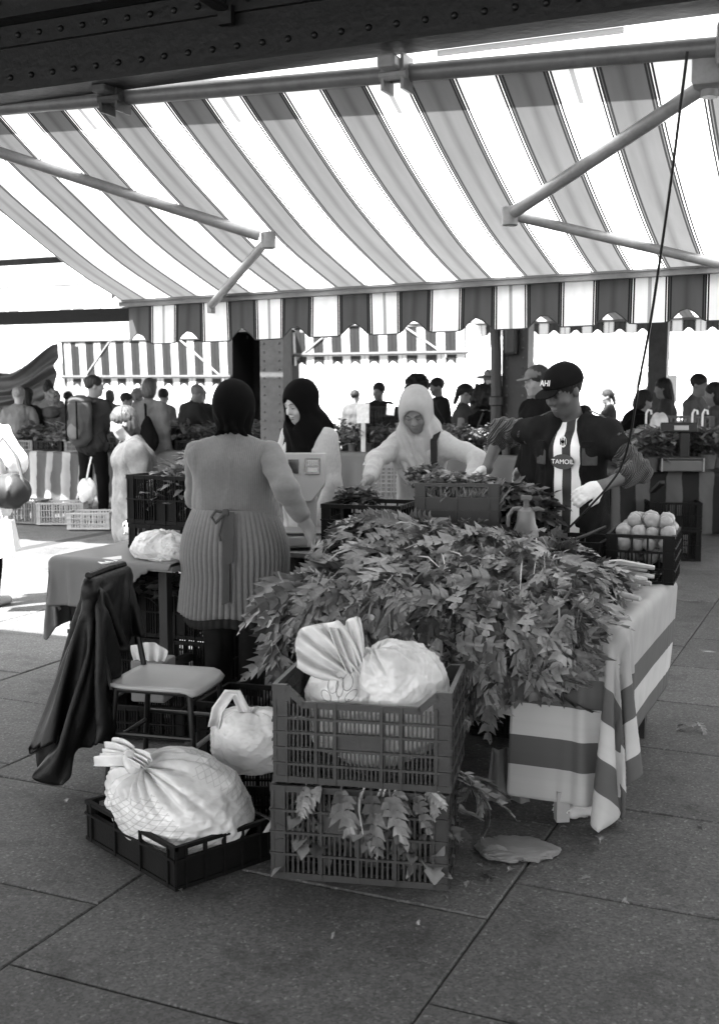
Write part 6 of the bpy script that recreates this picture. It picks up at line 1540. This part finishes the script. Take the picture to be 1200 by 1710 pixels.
crate('pale slatted crate of flat produce beside the arm of the man in the cap', (at(868, 815, 8.0).x, 8.0, .72), -.2, .40, .30, .26, CRL, dict(cols=(0, .17, .33, .5, .67, .83, 1), rows=(0, .33, .66, 1), gap=.03, sw=.012))
crate('pale slatted crate carrying another one beside the dark pillar', (at(868, 815, 8.0).x, 8.0, .004), -.2, .40, .30, .70, CRL, dict(cols=(0, .5, 1), rows=(0, .33, .66, 1), gap=.03, sw=.012))
# right: flowers, scale, dark boxes
stall('flower stall with upright striped front at the right edge', 2.55, 5.1, 11.6, .83, .9, CLV, .62, rz=-.10)
crate('dark crate under the flower stall nearest the onions', (3.05, 11.05, .004), -.1, .5, .4, .3, CRB, HK); crate('dark crate stacked under the flower stall', (3.05, 11.05, .31), -.1, .5, .4, .26, CRB, HK)
s2 = thing('weighing_scale', 'dark market scale with display post on the flower stall', 'scale', (at(1133, 790, 11.25).x, 11.25, .84), -.08)
MB().box((0, 0, .065), (.42, .32, .11), bev=.01).build('base', mat('scale_base', .07, .5), s2); b = MB()
for x in (-.2, .2): b.bar((x, -.175, .01), (x, -.175, .14), .012, .012)
b.build('guard_rail', ALU2, s2); MB().box((0, 0, .135), (.40, .30, .015), bev=.004).build('weighing_plate', TRIM, s2); MB().box((.06, .1, .26), (.10, .06, .26), bev=.01).build('post', CHF, s2)
dd = MB().box((.0, .08, .43), (.36, .05, .10), Matrix.Rotation(-.2, 3, 'X'), bev=.01).build('display_head', CHF, s2); MB().box((.02, .05, .43), (.14, .006, .045), Matrix.Rotation(-.2, 3, 'X')).build('screen', mat('dim_screen', .3, .3), dd)
FLW = mat('pale_petal', .4, .6, .2, 20, trans=.3, island=.3); FLD = mat('dark_petal', .06, .6, island=.5)
for k, (px, py, s, D) in enumerate(((1050, 745, .30, 11.5), (1085, 765, .26, 11.2), (1105, 740, .3, 11.8), (1180, 760, .34, 11.6), (1070, 715, .3, 12.0), (1155, 735, .25, 12.0), (1198, 725, .35, 11.8))):
    nm = ('beside the man\'s shoulder', 'just left of the dark scale', 'behind the scale\'s corner', 'right of the dark scale', 'under the black-clad woman', 'behind the scale post', 'at the right edge')[k]
    t = thing('flower_pot', 'pot of pale flowers on the flower stall ' + nm, 'flowers', (at(px, py, D).x, D, .84), 0)
    MB().lathe([(.07, 0), (.09, .14), (.095, .15), (.085, .15)], n=14).build('pot', LGREY if k % 3 == 0 else POT, t, smooth=True); herbs('leaves', t, (0, 0, .12, s, s, .22), 150, HERB, 80 + k, 1.5); herbs('petals', t, (0, 0, .22, s * .9, s * .9, .18), 80, FLW if k % 2 == 0 else HERBL, 90 + k, 1.5)
crate('dark grid crate behind the flower pots in front of the boy', (at(1140, 690, 12.9).x, 12.9, 1.05), -.1, .62, .4, .3, CRM, dict(cols=(0, .1, .2, .3, .4, .5, .6, .7, .8, .9, 1), rows=(0, .25, .5, .75, 1), slats=False))
stall('back counter behind the flower pots', 2.6, 5.2, 12.95, 1.04, .6, CLG, .4, rz=-.10)
bb = thing('plastic_bag', 'white plastic bag hanging among the flower pots', 'plastic bag', at(1100, 708, 11.9), 0); bag_blob('bag', (0, 0, 0), (.10, .07, .13), (0, 0, 1), BAG, bb, 88, 50, 40, .2, .1)
for k, px in enumerate((1078, 1155, 1172)):
    t = thing('hook', ('white curved hook rising among the flowers behind the scale', 'left one of the paired white hooks behind the scale display', 'right one of the paired white hooks behind the scale display')[k], 'hook', at(px, 700, 12.2), 0); b = MB(); b.tube([(0, 0, -.12), (0, 0, .06), (.02, 0, .10), (.05, 0, .09), (.055, 0, .05)], .012, 8); b.build('rod', LETW, t, smooth=True)
# slanting board by the flower stall
lnb = thing('prop_board', 'dark timber leaning from the onions up to the flower stall', 'timber', (0, 0, 0)); b = MB(); b.bar(gp(1062, 845, .45), at(1105, 805, 10.9), .05, .03); b.build('timber', WOODD, lnb)
# crates left standing in the sun
SLK = dict(cols=(0, .33, .66, 1), rows=(0, .33, .66, 1), gap=.028, sw=.012)
for k, (px, py, w, h, m, rz, lab) in enumerate(((100, 877, .58, .27, CRL, .02, 'pale slatted crate standing empty in the sunlit aisle'), (146, 885, .5, .2, mat('white_crate_plastic', .28, .5), .05, 'low white crate in front of the pale crate in the aisle'), (44, 875, .4, .28, CRM, -.3, 'mid-grey crate of scraps behind the handbag'), (50, 838, .5, .30, CRL, .1, 'pale crate by the feet of the curly-haired woman'))):
    p = gp(px, py); crate(lab, (p.x, p.y + .2, .004), rz, w, .38, h, m, SLK)
p = gp(84, 838); crate('pale crate tipped up on its end by the curly-haired woman', (p.x, p.y, .30), .2, .5, .30, .16, CRL, SLK, tilt=(0, 1.35, 0))
t = thing('plastic_bag', 'white plastic bag dangling at the knees of the backpack man', 'plastic bag', at(146, 820, 14.1), 0); bag_blob('bag', (0, 0, 0), (.12, .09, .17), (0, 0, 1), BAG, t, 90, 60, 50, .2, .1); b = MB(); b.tube([(0, 0, .16), (.03, 0, .3), (.05, .05, .42)], .012, 6); b.build('handle', BAG, t)
t = thing('tote_bag', 'grey cloth tote hanging from the hand of the curly-haired woman', 'bag', at(58, 765, 16.6), 0); F = Field(); F.cap((0, 0, -.1), (0, 0, .08), .09, .06, k=.05, sc=(1.6, .7, 1)); F.build('sack', MGREY, t, .014, 0, Waves(4, 8, 10, 30), .01); b = MB(); b.tube([(-.05, 0, .1), (.06, 0, .38)], .016, 6); b.build('handle', BLACKC, t)
# drape on the far left, dark kiosk
dr = thing('drape', 'grey cloth drape slung in folds from the hall at the far left', 'drape', (0, 0, 0)); rows = []
for t in np.linspace(0, 1, 40):
    row = []
    for x in np.linspace(0, 1, 60):
        ytop = 590 + 34 * math.sin(math.pi * min(1, x * 1.05)) ** 1.2 - 16 * max(0, x - .55) / .45; ybot = 704 - 20 * x
        px_ = -70 + 168 * x - 10 * t * x; py_ = ytop + (ybot - ytop) * t; P0 = at(px_, py_, 19.5); fo = math.sin(9 * t * 3 + 5 * x - 9 * x * t) * .10 + .05 * math.sin(31 * t + 7 * x)
        row.append((P0.x, 19.5 + fo, P0.z))
    rows.append(row)
solidify(link('cloth', grid_mesh('cloth', np.array(rows), mat('grey_drape', .15, .8, .2, 3, trans=.25)), dr), .003)
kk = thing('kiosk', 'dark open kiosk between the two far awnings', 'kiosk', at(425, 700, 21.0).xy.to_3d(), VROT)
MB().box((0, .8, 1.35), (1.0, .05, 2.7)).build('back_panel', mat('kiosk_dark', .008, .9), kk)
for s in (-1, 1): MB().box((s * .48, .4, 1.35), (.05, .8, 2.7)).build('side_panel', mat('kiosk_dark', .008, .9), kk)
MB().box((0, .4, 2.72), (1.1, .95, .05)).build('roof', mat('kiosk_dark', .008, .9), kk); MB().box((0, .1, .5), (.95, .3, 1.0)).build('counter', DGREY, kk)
